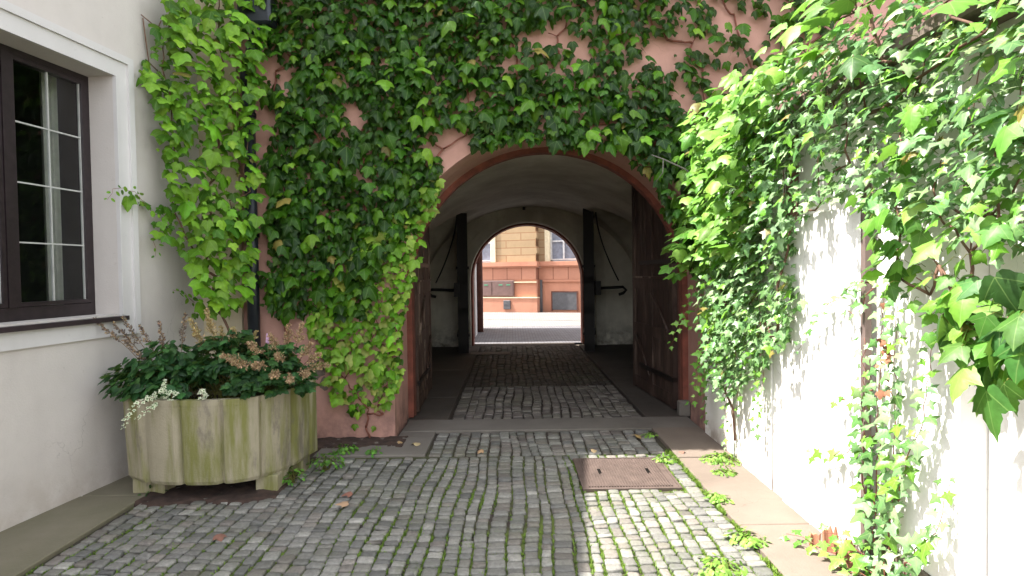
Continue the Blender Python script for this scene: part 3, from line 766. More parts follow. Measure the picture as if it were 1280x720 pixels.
mb = MB(); Lbox(U0-.03, U1+.03, RD, .06, Z0-.045, Z0-.012); obj('window_sill', mb, 'sill', wh, 'dark metal sill')
mb = MB(); Lbox(-.02, 7.5, -.1, .28, HL, HL+.12); Lbox(-.02, 7.5, -.05, .12, HL-.2, HL)
mb.add([L3(-.02, .30, HL+.12), L3(7.5, .30, HL+.12), L3(7.5, -3, HL+1.3), L3(-.02, -3, HL+1.3), L3(7.5, -6.2, HL+.1), L3(-.02, -6.2, HL+.1)], [(0, 1, 2, 3), (3, 2, 4, 5)])
obj('roof', mb, 'rooftile', wh)
# windows: outer frame, two casements, leaded panes
mb = MB(); fw_ = .042
Lbox(U0, U0+fw_, RD-.06, RD, Z0-.012, Z1); Lbox(U1-fw_, U1, RD-.06, RD, Z0-.012, Z1)
Lbox(U0+fw_, U1-fw_, RD-.06, RD, Z1-fw_, Z1); Lbox(U0+fw_, U1-fw_, RD-.06, RD, Z0-.012, Z0+.09)
um = (U0+U1)/2; Lbox(um-.030, um+.030, RD-.06, RD+.012, Z0+.09, Z1-fw_)
wf = obj('window', mb, 'winframe', wh, 'dark brown casement window')
for a, b_ in ((U0+fw_+.004, um-.034), (um+.034, U1-fw_-.004)):
    z0, z1 = Z0+.094, Z1-fw_-.004; c = .028; mb = MB()
    Lbox(a, a+c, RD-.05, RD+.005, z0, z1); Lbox(b_-c, b_, RD-.05, RD+.005, z0, z1); Lbox(a+c, b_-c, RD-.05, RD+.005, z0, z0+c); Lbox(a+c, b_-c, RD-.05, RD+.005, z1-c, z1)
    obj('casement', mb, 'winframe', wf)
    a, b_, z0, z1 = a+c, b_-c, z0+c, z1-c; mid = (a+b_)/2; mb = MB()
    Lbox(mid-.005, mid+.005, RD-.028, RD-.012, z0, z1)
    for k in range(1, 4): z = z0+(z1-z0)*k/4; Lbox(a, b_, RD-.029, RD-.011, z-.005, z+.005)
    Lbox(a, a+.006, RD-.028, RD-.012, z0, z1); Lbox(b_-.006, b_, RD-.028, RD-.012, z0, z1)
    obj('glazing_bar', mb, 'muntin', wf)
    mb = MB().add([L3(a-.01, RD-.02, z0-.01), L3(b_+.01, RD-.02, z0-.01), L3(b_+.01, RD-.02, z1+.01), L3(a-.01, RD-.02, z1+.01)], [(0, 1, 2, 3)])
    obj('pane', mb, 'glass', wf)
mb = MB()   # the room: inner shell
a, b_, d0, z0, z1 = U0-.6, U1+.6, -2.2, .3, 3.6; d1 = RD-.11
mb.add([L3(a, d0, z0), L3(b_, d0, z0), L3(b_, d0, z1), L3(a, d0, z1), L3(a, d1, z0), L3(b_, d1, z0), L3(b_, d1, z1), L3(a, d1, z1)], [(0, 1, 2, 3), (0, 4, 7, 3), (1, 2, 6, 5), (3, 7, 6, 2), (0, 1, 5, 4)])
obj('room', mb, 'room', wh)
mb = MB()
for a, b_ in ((U0+.06, U0+.20), (um+.05, um+.10)):
    n = 14; vs = []
    for k in range(n+1): s = a+(b_-a)*k/n; d = RD-.22+.02*sin(k*1.9); vs += [L3(s, d, .8), L3(s, d, 3.2)]
    mb.add(vs, [(2*k, 2*k+2, 2*k+3, 2*k+1) for k in range(n)], True)
obj('curtain', mb, 'curtain', wh)

# ------------------------------------------------------------------ right garden wall
gw = thing('garden_wall', (1.8, 3.5, 0), 'sunlit white garden wall on the right under hanging ivy', 'wall')
def rbox(x, ya, yb, z0, z1, th=.3, bev=.004): return MB().box((x, ya, z0), (x+th, yb, z1), bev=bev)
HW = 2.5
obj('wall_panel', rbox(1.80, 4.92, 5.69, -.03, HW), 'gardenwhite', gw)
obj('wall_panel', rbox(1.785, 4.192, 4.915, -.03, HW), 'gardenwhite', gw)
obj('wall_panel', rbox(1.79, 4.012, 4.172, -.03, HW), 'gardenwhite', gw)
obj('wall_panel', rbox(1.775, 3.10, 4.003, -.03, 1.87), 'gardenwhite', gw)
obj('wall_panel', rbox(1.86, 3.10, 4.003, 1.872, HW, .22), 'gardenwhite', gw)
obj('wall_panel', rbox(1.82, 2.47, 3.035, .19, HW), 'gardenwhite', gw)
obj('wall_panel', rbox(1.935, -3.0, 2.465, -.03, HW), 'gardenwhite', gw)
obj('plinth', rbox(1.80, 2.47, 3.035, -.05, .188), 'slabwarm', gw)
obj('post', MB().box((1.768, 3.042, -.03), (1.80, 3.066, 2.2)).box((1.775, 3.072, -.03), (1.80, 3.094, 2.2)), 'steel', gw, 'narrow brown steel post between wall panels')
obj('post', MB().box((1.80, 3.93, 1.88), (1.855, 3.99, 2.44)), 'twig', gw, 'weathered wooden post above the ledge')
mb = MB()
for a, b_ in ((-3, -.8), (-.79, 1.4), (1.41, 3.5), (3.51, 5.69)): mb.box((1.72, a, HW), (2.22, b_, HW+.07), bev=.012)
obj('coping', mb, 'slabwarm', gw)

# ------------------------------------------------------------------ beyond: annex and town house
an = thing('annex_building', (-1.6, 15, 0), 'pale annex wall beside the far arch, beyond the passage', 'building')
obj('wall', MB().box((-7, 14.3, -.05), (-.92, 17.0, 7.5)), 'whitepaint', an)
obj('door_panel', MB().box((-.92, 14.6, 0), (-.89, 15.35, 2.4)), 'blind', an, 'white door facing the alley')
obj('downpipe', MB().tube([(-.85, 15.9, 0), (-.85, 15.9, 7)], .09, 10), 'rusty', an)
obj('pilaster', MB().box((-.92, 16.3, 0), (-.82, 17.0, 7.0)), 'creamtrim', an)
obj('roof', MB().box((-7.2, 14.1, 7.5), (-.85, 17.05, 7.65)), 'rooftile', an)

TA = radians(-20); TO = np.array([.92, 22.0]); tu = np.array([cos(TA), sin(TA)]); tn = np.array([sin(TA), -cos(TA)])
th = thing('town_house', (TO[0], TO[1], 0), 'orange and yellow rusticated town house across the street', 'building')
th.rotation_euler = (0, 0, TA)
def tobj(name, mb, mat, parent=None, label=None):
    me = bpy.data.meshes.new(name); me.from_pydata(mb.v, [], mb.f); me.materials.append(M[mat])
    o = bpy.data.objects.new(name, me); COL.objects.link(o); o.parent = parent or th
    if label: o['label'] = label
    return o
B = lambda a, b_, bev=0: MB().box(a, b_, bev=bev)
# local: x along facade, -y towards us ; right bay recessed 0.25, left bay flush at -0.0
LF, RF = -.10, .16     # y of the left and right faces
WX = [(-2.95, -1.72), (.42, 1.45), (3.2, 4.3), (-6.2, -5.0), (6.0, 7.1)]
def facade(x0, x1, y, z0, z1, wins, mat, nm):
    mb = MB(); xs = sorted([w_ for w_ in wins if x0 < w_[0] < x1]); cur = x0
    for a, b_ in xs:
        mb.box((cur, y, z0), (a, y+.5, z1)); mb.box((a, y, 3.75), (b_, y+.5, z1)); cur = b_
        for zz in (): pass
    mb.box((cur, y, z0), (x1, y+.5, z1)); return tobj(nm, mb, mat)
facade(-9, 0, LF, 1.92, 9, [(-2.95, -1.72), (-6.2, -5.0)], 'yellowblock', 'wall')
facade(.0, 9, RF, 1.92, 9, [(.42, 1.45), (3.2, 4.3), (6.0, 7.1)], 'yellowblock', 'wall')
mb = MB()   # long and short quoins at the step
for k in range(26): mb.box((-.02, LF-.03, 1.95+.27*k), (.03 if k % 2 else .0, RF-.001, 1.95+.27*k+.235))
tobj('quoin', mb, 'yellowblock')
tobj('cornice', B((-9, LF-.13, 1.76), (.07, LF+.3, 1.92)).box((-9, LF-.08, 1.71), (.05, LF+.3, 1.758)).box((.071, RF-.13, 1.76), (9, RF+.3, 1.92)).box((.06, RF-.08, 1.71), (9, RF+.3, 1.758)), 'orange')
tobj('frieze', B((-9, LF-.02, 1.27), (.0, LF+.4, 1.708)).box((.001, RF-.02, 1.27), (9, RF+.4, 1.708)), 'orangeblock')
tobj('wall', B((-9, LF-.0, .62), (.0, LF+.5, 1.268)).box((.001, RF-.0, -.1), (9, RF+.5, 1.268)), 'orange', label='orange lower wall')
tobj('plinth', B((-9, LF-.14, -.1), (.06, LF+.4, .60)).box((.07, RF-.05, 1.18), (9, RF, 1.262)), 'orange')
tobj('plinth_edge', B((-9, LF-.16, .601), (.065, LF+.2, .635)).box((-.9, LF-.08, 1.16), (.02, LF-.001, 1.20)), 'creamtrim')
tobj('drain_pipe', B((.07, RF-.09, 0), (.16, RF-.052, 1.25)), 'slate')
cab = tobj('utility_cabinet', B((-2.6, LF-.09, .66), (-.84, LF-.001, 1.24), .01), 'cabinet', label='brown meter cabinet doors')
mb = MB()
for a in (-2.5, -1.66): mb.box((a, LF-.104, .70), (a+.78, LF-.0905, 1.20))
tobj('cabinet_door', mb, 'cabinet', cab)
for a in (-2.0, -1.42, -1.12): tobj('name_plate', MB().box((a, LF-.112, 1.07), (a+.15, LF-.1045, 1.10)), 'greentag', cab)
tobj('small_box', B((-1.22, LF-.19, .20), (-.95, LF-.141, .52), .01).box((-1.19, LF-.2, .37), (-.98, LF-.1905, .39)), 'slate')
tobj('basement_grille', B((.52, RF-.04, .17), (1.42, RF-.001, .80)), 'slate', label='grey basement window panel')
mb = MB(); mb.box((.48, RF-.05, .80), (1.46, RF-.001, .84)).box((.48, RF-.05, .13), (.52, RF-.001, .80)).box((1.42, RF-.05, .13), (1.46, RF-.001, .80)); tobj('grille_frame', mb, 'rusty')
for (a, b_) in WX:
    y = LF if a < 0 else RF
    w_ = tobj('window', B((a-.16, y-.05, 1.921), (a+.02, y+.1, 3.9)).box((b_-.02, y-.05, 1.921), (b_+.16, y+.1, 3.9)).box((a+.02, y-.05, 3.74), (b_-.02, y+.1, 3.9)), 'creamtrim')
    mid = (a+b_)/2; fr = MB()
    for x in (a+.02, mid-.03, b_-.08): fr.box((x, y+.06, 1.96), (x+.06, y+.12, 3.74))
    for z in (1.96, 2.62, 3.2): fr.box((a+.08, y+.065, z), (b_-.08, y+.115, z+.05))
    tobj('frame', fr, 'blind', w_)
    tobj('pane', B((a, y+.13, 1.93), (b_, y+.15, 3.74)), 'bluepane', w_)
tobj('roof', B((-9.2, -.6, 9), (9.2, 7, 9.3)), 'rooftile')
sw = MB().box((-30, 20.0, -.05), (-29.9, 20.1, -.04))
mb = MB(); mb.add([(TO[0]+tu[0]*s+tn[0]*d, TO[1]+tu[1]*s+tn[1]*d, .09) for s, d in ((-9, .14), (9, .14))]+[(TO[0]+tu[0]*s+tn[0]*d, TO[1]+tu[1]*s+tn[1]*d, -.002) for s, d in ((9, 2.4), (-9, 2.4))], [(0, 3, 2, 1)])
obj('far_pavement', mb, 'street', kind='structure')
obj('stone_step', MB().box((-.80, 11.35, .006), (-.05, 11.62, .024), bev=.004), 'slabwarm', None, 'pale flat stone slab lying in the dark passage floor', 'stone slab')

# ------------------------------------------------------------------ planter
pl = thing('concrete_planter', (-2.2, 4.6, 0), 'weathered mossy concrete planter with a fluted bowed front', 'planter')
front = [(-2.78, 4.30), (-2.60, 4.185), (-2.43, 4.135), (-2.28, 4.115), (-2.10, 4.115), (-1.95, 4.14), (-1.83, 4.20), (-1.74, 4.30), (-1.68, 4.42), (-1.64, 4.54), (-1.62, 4.68), (-1.60, 4.84)]
F = np.array(front); seg = np.linalg.norm(np.diff(F, axis=0), axis=1); Ls = np.concatenate([[0], np.cumsum(seg)])
n = 150; tt = np.linspace(0, Ls[-1], n); fx = np.interp(tt, Ls, F[:, 0]); fy = np.interp(tt, Ls, F[:, 1])
for _ in range(6): fx[1:-1] = (fx[:-2]+fx[1:-1]*2+fx[2:])/4; fy[1:-1] = (fy[:-2]+fy[1:-1]*2+fy[2:])/4
tx_ = np.gradient(fx); ty_ = np.gradient(fy); nl = np.hypot(tx_, ty_); ox, oy = ty_/nl, -tx_/nl
ph = (tt/Ls[-1]*6.0+.15) % 1.0; fl = -.026*np.clip(1-np.minimum(ph, 1-ph)/.09, 0, 1)**.7 - .010*np.clip((.26-ph)/.2, 0, 1)       # flutes as narrow grooves
ctr = np.array([-2.15, 4.72])
def prof(z):   # taper to the base
    return {0.115: .955, .30: .985, .55: 1.0, .70: 1.0}[z]
mb = MB(); rows = []
for z, k, gr_ in ((.115, .955, 1), (.14, .975, 1), (.30, .985, 1), (.50, .995, 1), (.655, 1, 1), (.668, 1.002, .8), (.705, 1.0, .5)):
    zz = z + (0.0 if z > .2 else 0)
    r_ = [(ctr[0]+(fx[i]+ox[i]*fl[i]*gr_-ctr[0])*k, ctr[1]+(fy[i]+oy[i]*fl[i]*gr_-ctr[1])*k, zz) for i in range(n)] + [(-1.61, 4.94, zz), (-2.80, 4.94, zz)]
    rows.append(r_)
inner = [(ctr[0]+(fx[i]-ctr[0])*.92, ctr[1]+(fy[i]-ctr[1])*.90, .703) for i in range(n)]+[(-1.67, 4.88, .703), (-2.74, 4.88, .703)]
inner2 = [(a, b_, .60) for a, b_, _ in inner]
rows += [inner, inner2]; m_ = n+2
mb.add([v for r_ in rows for v in r_], [(j*m_+i, j*m_+(i+1) % m_, (j+1)*m_+(i+1) % m_, (j+1)*m_+i) for j in range(len(rows)-1) for i in range(m_)], False)
mb.add(rows[0], [tuple(range(m_-1, -1, -1))])
obj('trough', mb, 'planter', pl)
obj('soil', MB().add(inner2, [tuple(range(m_))]), 'soil', pl)
for a, b_, c, d in ((-2.73, 4.30, -2.50, 4.46), (-1.86, 4.32, -1.70, 4.55), (-2.76, 4.74, -2.6, 4.90), (-1.80, 4.70, -1.65, 4.88)):
    obj('foot', MB().box((a, b_, -.01), (c, d, .118), bev=.008), 'planter', pl)

# ------------------------------------------------------------------ climbers
MAIN= [(-2.23, 4.9), (3.1, 4.9), (3.1, 3.7), (2.65, 3.5), (2.14, 2.69), (1.96, 2.11), (1.92, 1.6), (1.67, 1.49), (1.54, 1.82), (1.3, 2.38), (1.01, 2.64), (0.46, 2.66), (0.02, 2.74), (-0.28, 2.65), (-0.46, 2.8), (-0.6, 2.73), (-0.68, 2.48), (-0.73, 2.08), (-0.87, 1.97), (-1.02, 1.86), (-1.25, 1.64), (-1.37, 1.13), (-1.77, 1.17), (-2.18, 1.14), (-2.3, 1.29), (-2.23, 2.24)]
GAPS= [(-2.13, 3.44, 0.13, 0.13), (-2.05, 3.26, 0.11, 0.09), (-1.44, 3.11, 0.09, 0.06), (-1.4, 2.97, 0.1, 0.1), (-0.6, 2.75, 0.21, 0.12), (0.21, 3.66, 0.21, 0.09), (0.03, 3.45, 0.1, 0.09), (0.47, 3.73, 0.15, 0.09), (0.65, 3.58, 0.1, 0.13), (0.68, 3.04, 0.07, 0.06), (0.86, 2.89, 0.1, 0.06), (1.42, 3.57, 0.12, 0.13), (1.56, 3.21, 0.09, 0.1), (1.65, 3.06, 0.07, 0.12), (1.78, 3.57, 0.09, 0.1), (1.96, 3.28, 0.07, 0.12), (2.26, 3.78, 0.18, 0.1), (2.37, 3.56, 0.1, 0.15), (2.07, 3.85, 0.13, 0.09), (-0.32, 2.47, 0.18, 0.18), (1.55, 2.28, 0.09, 0.1), (1.7, 2.11, 0.1, 0.1), (-1.35, 1.86, 0.09, 0.07), (-1.55, 1.5, 0.09, 0.15), (-1.78, 2.75, 0.07, 0.06), (-2.17, 3.01, 0.06, 0.1), (0.47, 3.37, 0.12, 0.06), (1.12, 3.4, 0.09, 0.09), (-0.41, 3.16, 0.07, 0.06)]
YOUNG= [(-1.4, 1.87), (-1.17, 2.01), (-0.72, 2.37), (-0.61, 2.41), (-0.69, 2.14), (-0.82, 1.93), (-0.89, 1.49), (-0.98, 1.27), (-1.05, 0.97), (-1.03, 0.67), (-1.07, 0.37), (-1.22, 0.26), (-1.21, 0.11), (-1.51, 0.08), (-1.51, 0.31), (-1.71, 0.38), (-1.76, 0.61), (-1.93, 1.13), (-1.71, 1.35)]
LEFTC= [(0.49, 4.6), (1.15, 4.6), (1.13, 3.59), (1.06, 3.15), (1.04, 2.37), (1.0, 1.87), (0.87, 1.23), (0.5, 1.19), (0.48, 1.65), (0.25, 1.85), (0.14, 2.08), (-0.04, 2.07), (-0.04, 2.22), (0.09, 2.24), (0.28, 2.09), (0.36, 2.25), (0.27, 2.55), (0.25, 2.8), (0.15, 3.13), (0.25, 3.45)]
RBR= [(4.86, 1.59), (5.66, 1.45), (5.66, 1.84), (5.53, 2.18), (5.44, 2.6), (4.9, 2.84), (4.38, 2.86), (3.84, 2.85), (3.4, 2.8), (3.6, 2.62), (3.9, 2.4), (4.05, 1.95), (4.3, 1.58)]
RIVY= [(4.8, 2.47), (3.98, 2.8), (3.04, 2.71), (2.51, 2.7), (1.7, 2.6), (1.6, 1.45), (2.0, 1.55), (2.5, 1.75), (2.66, 1.67), (3.04, 1.89), (3.54, 1.9), (3.81, 1.58), (3.65, 1.33), (3.7, 1.23), (3.87, 1.0), (4.30, 0.80), (4.83, 0.50), (5.02, 0.75), (5.32, 1.11), (4.9, 1.78)]
RBIG= [(2.92, 1.87), (2.71, 2.1), (2.38, 2.18), (2.04, 2.14), (1.70, 1.9), (1.70, 1.51), (1.85, 1.38), (1.91, 1.2), (2.07, 1.06), (2.23, 1.15), (2.48, 1.33), (2.71, 1.46), (2.78, 1.68)]
RTOPBIG= [(3.66, 2.88), (3.39, 3.15), (2.78, 3.12), (2.12, 2.85), (1.9, 2.5), (2.12, 2.3), (2.48, 2.27), (3.0, 2.43)]
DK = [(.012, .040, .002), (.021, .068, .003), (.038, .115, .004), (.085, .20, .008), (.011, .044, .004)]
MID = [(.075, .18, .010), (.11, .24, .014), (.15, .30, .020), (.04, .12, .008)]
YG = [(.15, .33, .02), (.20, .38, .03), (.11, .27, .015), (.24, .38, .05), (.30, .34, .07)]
thin = lambda x, z: np.clip(1.02 - .34*np.clip((x-.9)/1.0, 0, 1)*np.clip((z-2.75)/.35, 0, 1) - .28*np.clip((x+.2)/.8, 0, 1)*np.clip((z-3.0)/.4, 0, 1), 0, 1)
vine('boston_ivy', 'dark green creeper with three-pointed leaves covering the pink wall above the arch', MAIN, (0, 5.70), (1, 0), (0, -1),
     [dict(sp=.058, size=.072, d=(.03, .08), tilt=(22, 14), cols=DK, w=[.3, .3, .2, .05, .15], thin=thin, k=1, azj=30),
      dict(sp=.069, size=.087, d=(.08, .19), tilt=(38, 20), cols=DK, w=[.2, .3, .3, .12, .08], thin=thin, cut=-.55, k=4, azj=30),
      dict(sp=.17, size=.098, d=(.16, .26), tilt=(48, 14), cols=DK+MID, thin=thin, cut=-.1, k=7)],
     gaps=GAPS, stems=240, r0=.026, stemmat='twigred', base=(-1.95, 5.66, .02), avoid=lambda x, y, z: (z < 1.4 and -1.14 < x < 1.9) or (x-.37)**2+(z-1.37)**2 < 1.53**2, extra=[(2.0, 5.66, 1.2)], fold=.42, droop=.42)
vine('young_creeper', 'bright yellow-green creeper low on the pink wall left of the arch', YOUNG, (0, 5.70), (1, 0), (0, -1),
     [dict(sp=.055, size=.062, d=(.02, .07), tilt=(25, 16), cols=MID+YG, k=2, cut=-.6),
      dict(sp=.064, size=.072, d=(.06, .14), tilt=(35, 16), cols=YG, k=5, cut=-.25)], stems=70, r0=.009, stemmat='twigred', base=(-1.35, 5.66, .02), droop=.15, kind='creeper')
vine('corner_creeper', 'fresh green creeper hanging in the corner between white house and downpipe', LEFTC, (-3.0, 4.72), (.7155, .6986), (.6986, -.7155),
     [dict(sp=.068, size=.075, d=(-.12, 0.0), tilt=(25, 16), cols=MID, k=3, cut=-.50),
      dict(sp=.078, size=.092, d=(.0, .12), tilt=(38, 15), cols=MID+YG[:2], k=6, cut=-.35)], stems=60, r0=.012, base=(-2.45, 5.30, 1.0), stemoff=-.1)
# creeper shoots running out along the white wall, and bare twigs
mb = MB(); sh = [[L3(.55, .10, 2.02), L3(.80, .10, 2.10), L3(.98, .10, 2.22), L3(1.12, .09, 2.22), L3(1.20, .08, 2.12)], [L3(.6, .08, 2.0), L3(.72, .1, 1.85), L3(.74, .1, 1.72)], [L3(.30, .12, 1.32), L3(.45, .12, 1.42), L3(.56, .11, 1.44)]]
strand('creeper_shoot', 'thin creeper tendril reaching across the white wall towards the window', sh, .035, .055, MID, (.9, -.4, .2), 'leaf', 'ovate', cat='vine')
mb = MB()
for q in ([L3(.72, .02, 3.66), L3(.60, .04, 3.62), L3(.42, .05, 3.55), L3(.28, .06, 3.50)], [L3(.70, .02, 3.64), L3(.69, .03, 3.48), L3(.66, .03, 3.30), L3(.5, .05, 3.22)], [L3(.55, .03, 3.6), L3(.50, .03, 3.7)]): mb.tube(q, .005, 5)
obj('dry_twig', mb, 'twig', None, 'bare brown twig against the white wall beside the corner creeper', 'twig', loc=L3(.7, .02, 3.6))
# right-hand side
NW = (-.93, -.37); DW = (0, 1)
BR = [(.13, .30, .03), (.17, .36, .05), (.09, .24, .03), (.22, .40, .07)]
IV = [(.13, .26, .09), (.18, .32, .13), (.08, .18, .055), (.26, .38, .19)]
vine('bright_creeper', 'sunlit bright green creeper bulging over the wall right of the arch', RBR, (1.74, 0), DW, (-1, 0),
     [dict(sp=.072, size=.078, d=(.0, .14), tilt=(40, 16), az=-25, cols=BR, k=2, cut=-.7),
      dict(sp=.080, size=.088, d=(.10, .28), tilt=(52, 16), az=-30, cols=BR, bulge=.12, k=5, cut=-.5)], stems=70, r0=.012, base=(1.72, 4.7, 1.2))
ivy_ly = [dict(sp=.052, size=.054, d=(.0, .05), tilt=(30, 18), az=-20, cols=IV, k=1, cut=-.75),
      dict(sp=.052, size=.056, d=(.05, .20), tilt=(38, 18), az=-15, cols=IV+BR[:1], k=4, cut=-.45)]
vine('wall_ivy', 'dense pale grey-green ivy curtain hanging over the white garden wall', RIVY, (1.76, 0), DW, (-1, 0), ivy_ly, gaps=[(3.60, 2.08, .12, .12), (3.33, 2.12, .08, .10)], mat='ivy', kind='ivy', stems=90, r0=.010, base=(1.74, 4.75, .2), cat='ivy', fold=.2, droop=.12)
BG = [(.07, .19, .03), (.10, .25, .04), (.14, .31, .05), (.05, .14, .03)]
vine('large_leaf_creeper', 'creeper with large glossy leaves on the near part of the white wall', RBIG, (1.72, 0), DW, NW,
     [dict(sp=.08, size=.060, d=(.0, .12), tilt=(35, 18), az=10, cols=BG+BR, k=3, cut=-.2),
      dict(sp=.10, size=.074, d=(.08, .20), tilt=(38, 18), az=15, cols=BR+BG[:2], k=6, cut=-.1),
      dict(poly=[(2.30, 1.30), (2.30, 1.42), (1.98, 1.52), (1.86, 1.36), (1.92, 1.14), (2.08, 1.06), (2.2, 1.14)], sp=.07, size=.082, d=(.06, .18), tilt=(14, 12), az=25, cols=BG[:1]+BG[3:], roll=20)],
     kind='big', stems=40, r0=.010, base=(1.72, 2.45, 1.55), fold=.22, droop=.15)
vine('overhanging_creeper', 'broad light-green creeper leaves jutting out along the top of the garden wall', RTOPBIG, (1.70, 0), DW, NW,
     [dict(sp=.12, size=.085, d=(.0, .25), tilt=(60, 12), az=0, cols=BR+BG, k=3, roll=35, thin=lambda x, z: np.where(x < 2.6, .25, .9)),
      dict(sp=.11, size=.075, d=(-.15, .05), tilt=(45, 12), cols=BR, k=5)], kind='big', stems=30, r0=.010, base=(1.75, 3.0, 2.3), fold=.2, droop=.12)
def hang(y0, z0, dz, x=1.72, lean=0., out=.0): 
    k = max(4, int(dz/.15)); return [(x-out*sin(pi*i/k)-rng.uniform(0, .02), y0+lean*i/k+rng.normal(0, .012), z0-dz*i/k) for i in range(k+1)]
strand('ivy_curtain', 'long ivy trails hanging down the white wall nearest the arch', [hang(y, rng.uniform(1.3, 1.9), rng.uniform(.6, 1.35), 1.73) for y in np.linspace(4.2, 5.5, 16)], .036, .07, IV+BR[:2], (-.9, -.35, .2))
strand('ivy_trail', 'sunlit ivy sprays hanging free before the shaded gate jamb', [[(1.70, 5.35, 1.62), (1.62, 5.38, 1.40), (1.55, 5.45, 1.15), (1.46, 5.48, .95), (1.42, 5.48, .86)], [(1.72, 5.3, 1.3), (1.66, 5.36, 1.1), (1.60, 5.42, 1.0)], [(1.73, 5.25, 1.1), (1.68, 5.3, .8), (1.66, 5.34, .55), (1.62, 5.36, .42), (1.56, 5.36, .36)], [(1.74, 5.2, .9), (1.62, 5.3, .78), (1.60, 5.3, .5)]], .045, .08, BR, (-.6, -.7, .3))
strand('ivy_trail', 'ivy column climbing beside the brown steel post', [[(1.76, 2.95, .02), (1.76, 2.93, .45), (1.75, 2.9, .9), (1.75, 2.86, 1.5)], [(1.76, 2.88, .02), (1.77, 2.82, .5), (1.76, 2.80, 1.0), (1.75, 2.75, 1.45)], [(1.77, 2.86, .3), (1.76, 2.72, .62), (1.77, 2.60, .9), (1.76, 2.55, 1.2)], [(1.77, 2.80, .05), (1.77, 2.66, .3), (1.77, 2.52, .45), (1.78, 2.48, .7)], [(1.75, 3.0, .3), (1.74, 3.02, .75), (1.74, 3.0, 1.2)]], .034, .078, IV+BR[:1], (-.9, -.4, .2), r=.004)
strand('ivy_trail', 'thin ivy runner stretching left across the bare white panel above the rubble', [[(1.75, 2.90, .75), (1.74, 3.1, .62), (1.73, 3.3, .52), (1.72, 3.52, .46)], [(1.75, 2.95, .95), (1.74, 3.12, .86), (1.73, 3.25, .84)]], .075, .07, BR, (-.9, -.35, .2), r=.0035)
strand('ivy_trail', 'thin ivy runner crossing the upper bare white panel', [[(1.75, 2.9, 1.52), (1.74, 3.1, 1.45), (1.73, 3.3, 1.36), (1.73, 3.52, 1.22), (1.73, 3.68, 1.05)], [(1.74, 2.92, 1.45), (1.74, 3.05, 1.34), (1.74, 3.2, 1.28)]], .05, .055, IV, (-.9, -.35, .2), r=.0035)
strand('ground_ivy', 'ivy runners creeping out from the foot of the wall by the terracotta shards', [[(1.76, 2.9, .05), (1.68, 3.1, .06), (1.6, 3.3, .05), (1.54, 3.42, .04)], [(1.75, 2.8, .05), (1.66, 2.95, .06), (1.62, 3.05, .04)], [(1.76, 3.0, .1), (1.7, 3.15, .16), (1.62, 3.2, .14)]], .045, .085, BR, (-.5, -.4, .8))

# bare forked twig sticking out over the arch
tw = MB(); tw.tube([(1.72, 5.2, 2.20), (1.52, 5.3, 2.42), (1.34, 5.35, 2.52), (1.24, 5.36, 2.56)], [.009, .008, .006, .005], 6); tw.tube([(1.34, 5.35, 2.52), (1.33, 5.33, 2.40), (1.27, 5.33, 2.32)], [.006, .004, .003], 5)
obj('bare_twig', tw, 'slab', None, 'pale leafless forked twig sticking out beside the arch', 'twig', loc=(1.72, 5.2, 2.2))

# ------------------------------------------------------------------ planting in the trough
HB = [(.018, .062, .018), (.026, .085, .022), (.045, .12, .03), (.014, .046, .016)]
def bush(name, label, c, rx, ry, h, nst, size, cols, cat='plant', group=None, lean=(0, 0), kind='toothed', z0=.62, spread=1.0, per=8):
    t = thing(name, (c[0], c[1], z0), label, cat, group); P, N, D, S, T = [], [], [], [], []; mb = MB()
    for _ in range(nst):
        a = rng.uniform(0, 2*pi); r = sqrt(rng.uniform())
        tip = np.array([c[0]+lean[0]+rx*r*cos(a), c[1]+lean[1]+ry*r*sin(a), z0+h*sqrt(max(.03, 1-.9*r*r))*rng.uniform(.55, 1.05)])
        b0 = np.array([c[0]+rng.normal(0, rx*.2), c[1]+rng.normal(0, ry*.2), z0-.02]); md = (b0+tip)/2+np.array([0, 0, .25*h])
        mb.tube([b0, md, tip], [.0028, .0022, .0014], 3, False)
        out = tip-b0; out[2] = 0; out = out/(np.linalg.norm(out)+1e-6)
        sd = np.cross(out, (0, 0, 1))
        for k in range(per):
            u = (k//2)/(per/2); s_ = (k % 2)*2-1 if k < per-1 else 0
            q = tip - out*size*1.5*u*.9 + sd*s_*size*.55 + rng.normal(0, size*.18, 3)
            dn = out*.9 + sd*s_*.9 + np.array([0, 0, -.45]) + rng.normal(0, .2, 3)
            P.append(q); N.append(out*.5+np.array([0, 0, 1])+rng.normal(0, .28, 3)); D.append(dn); S.append(size*rng.uniform(.7, 1.25)); T.append(palette(1, cols)[0])
    leaves('foliage', 'herb', kind, *map(np.array, (P, N, D, S, T)), t, fold=.2, droop=.2, extra=mb)
    return t
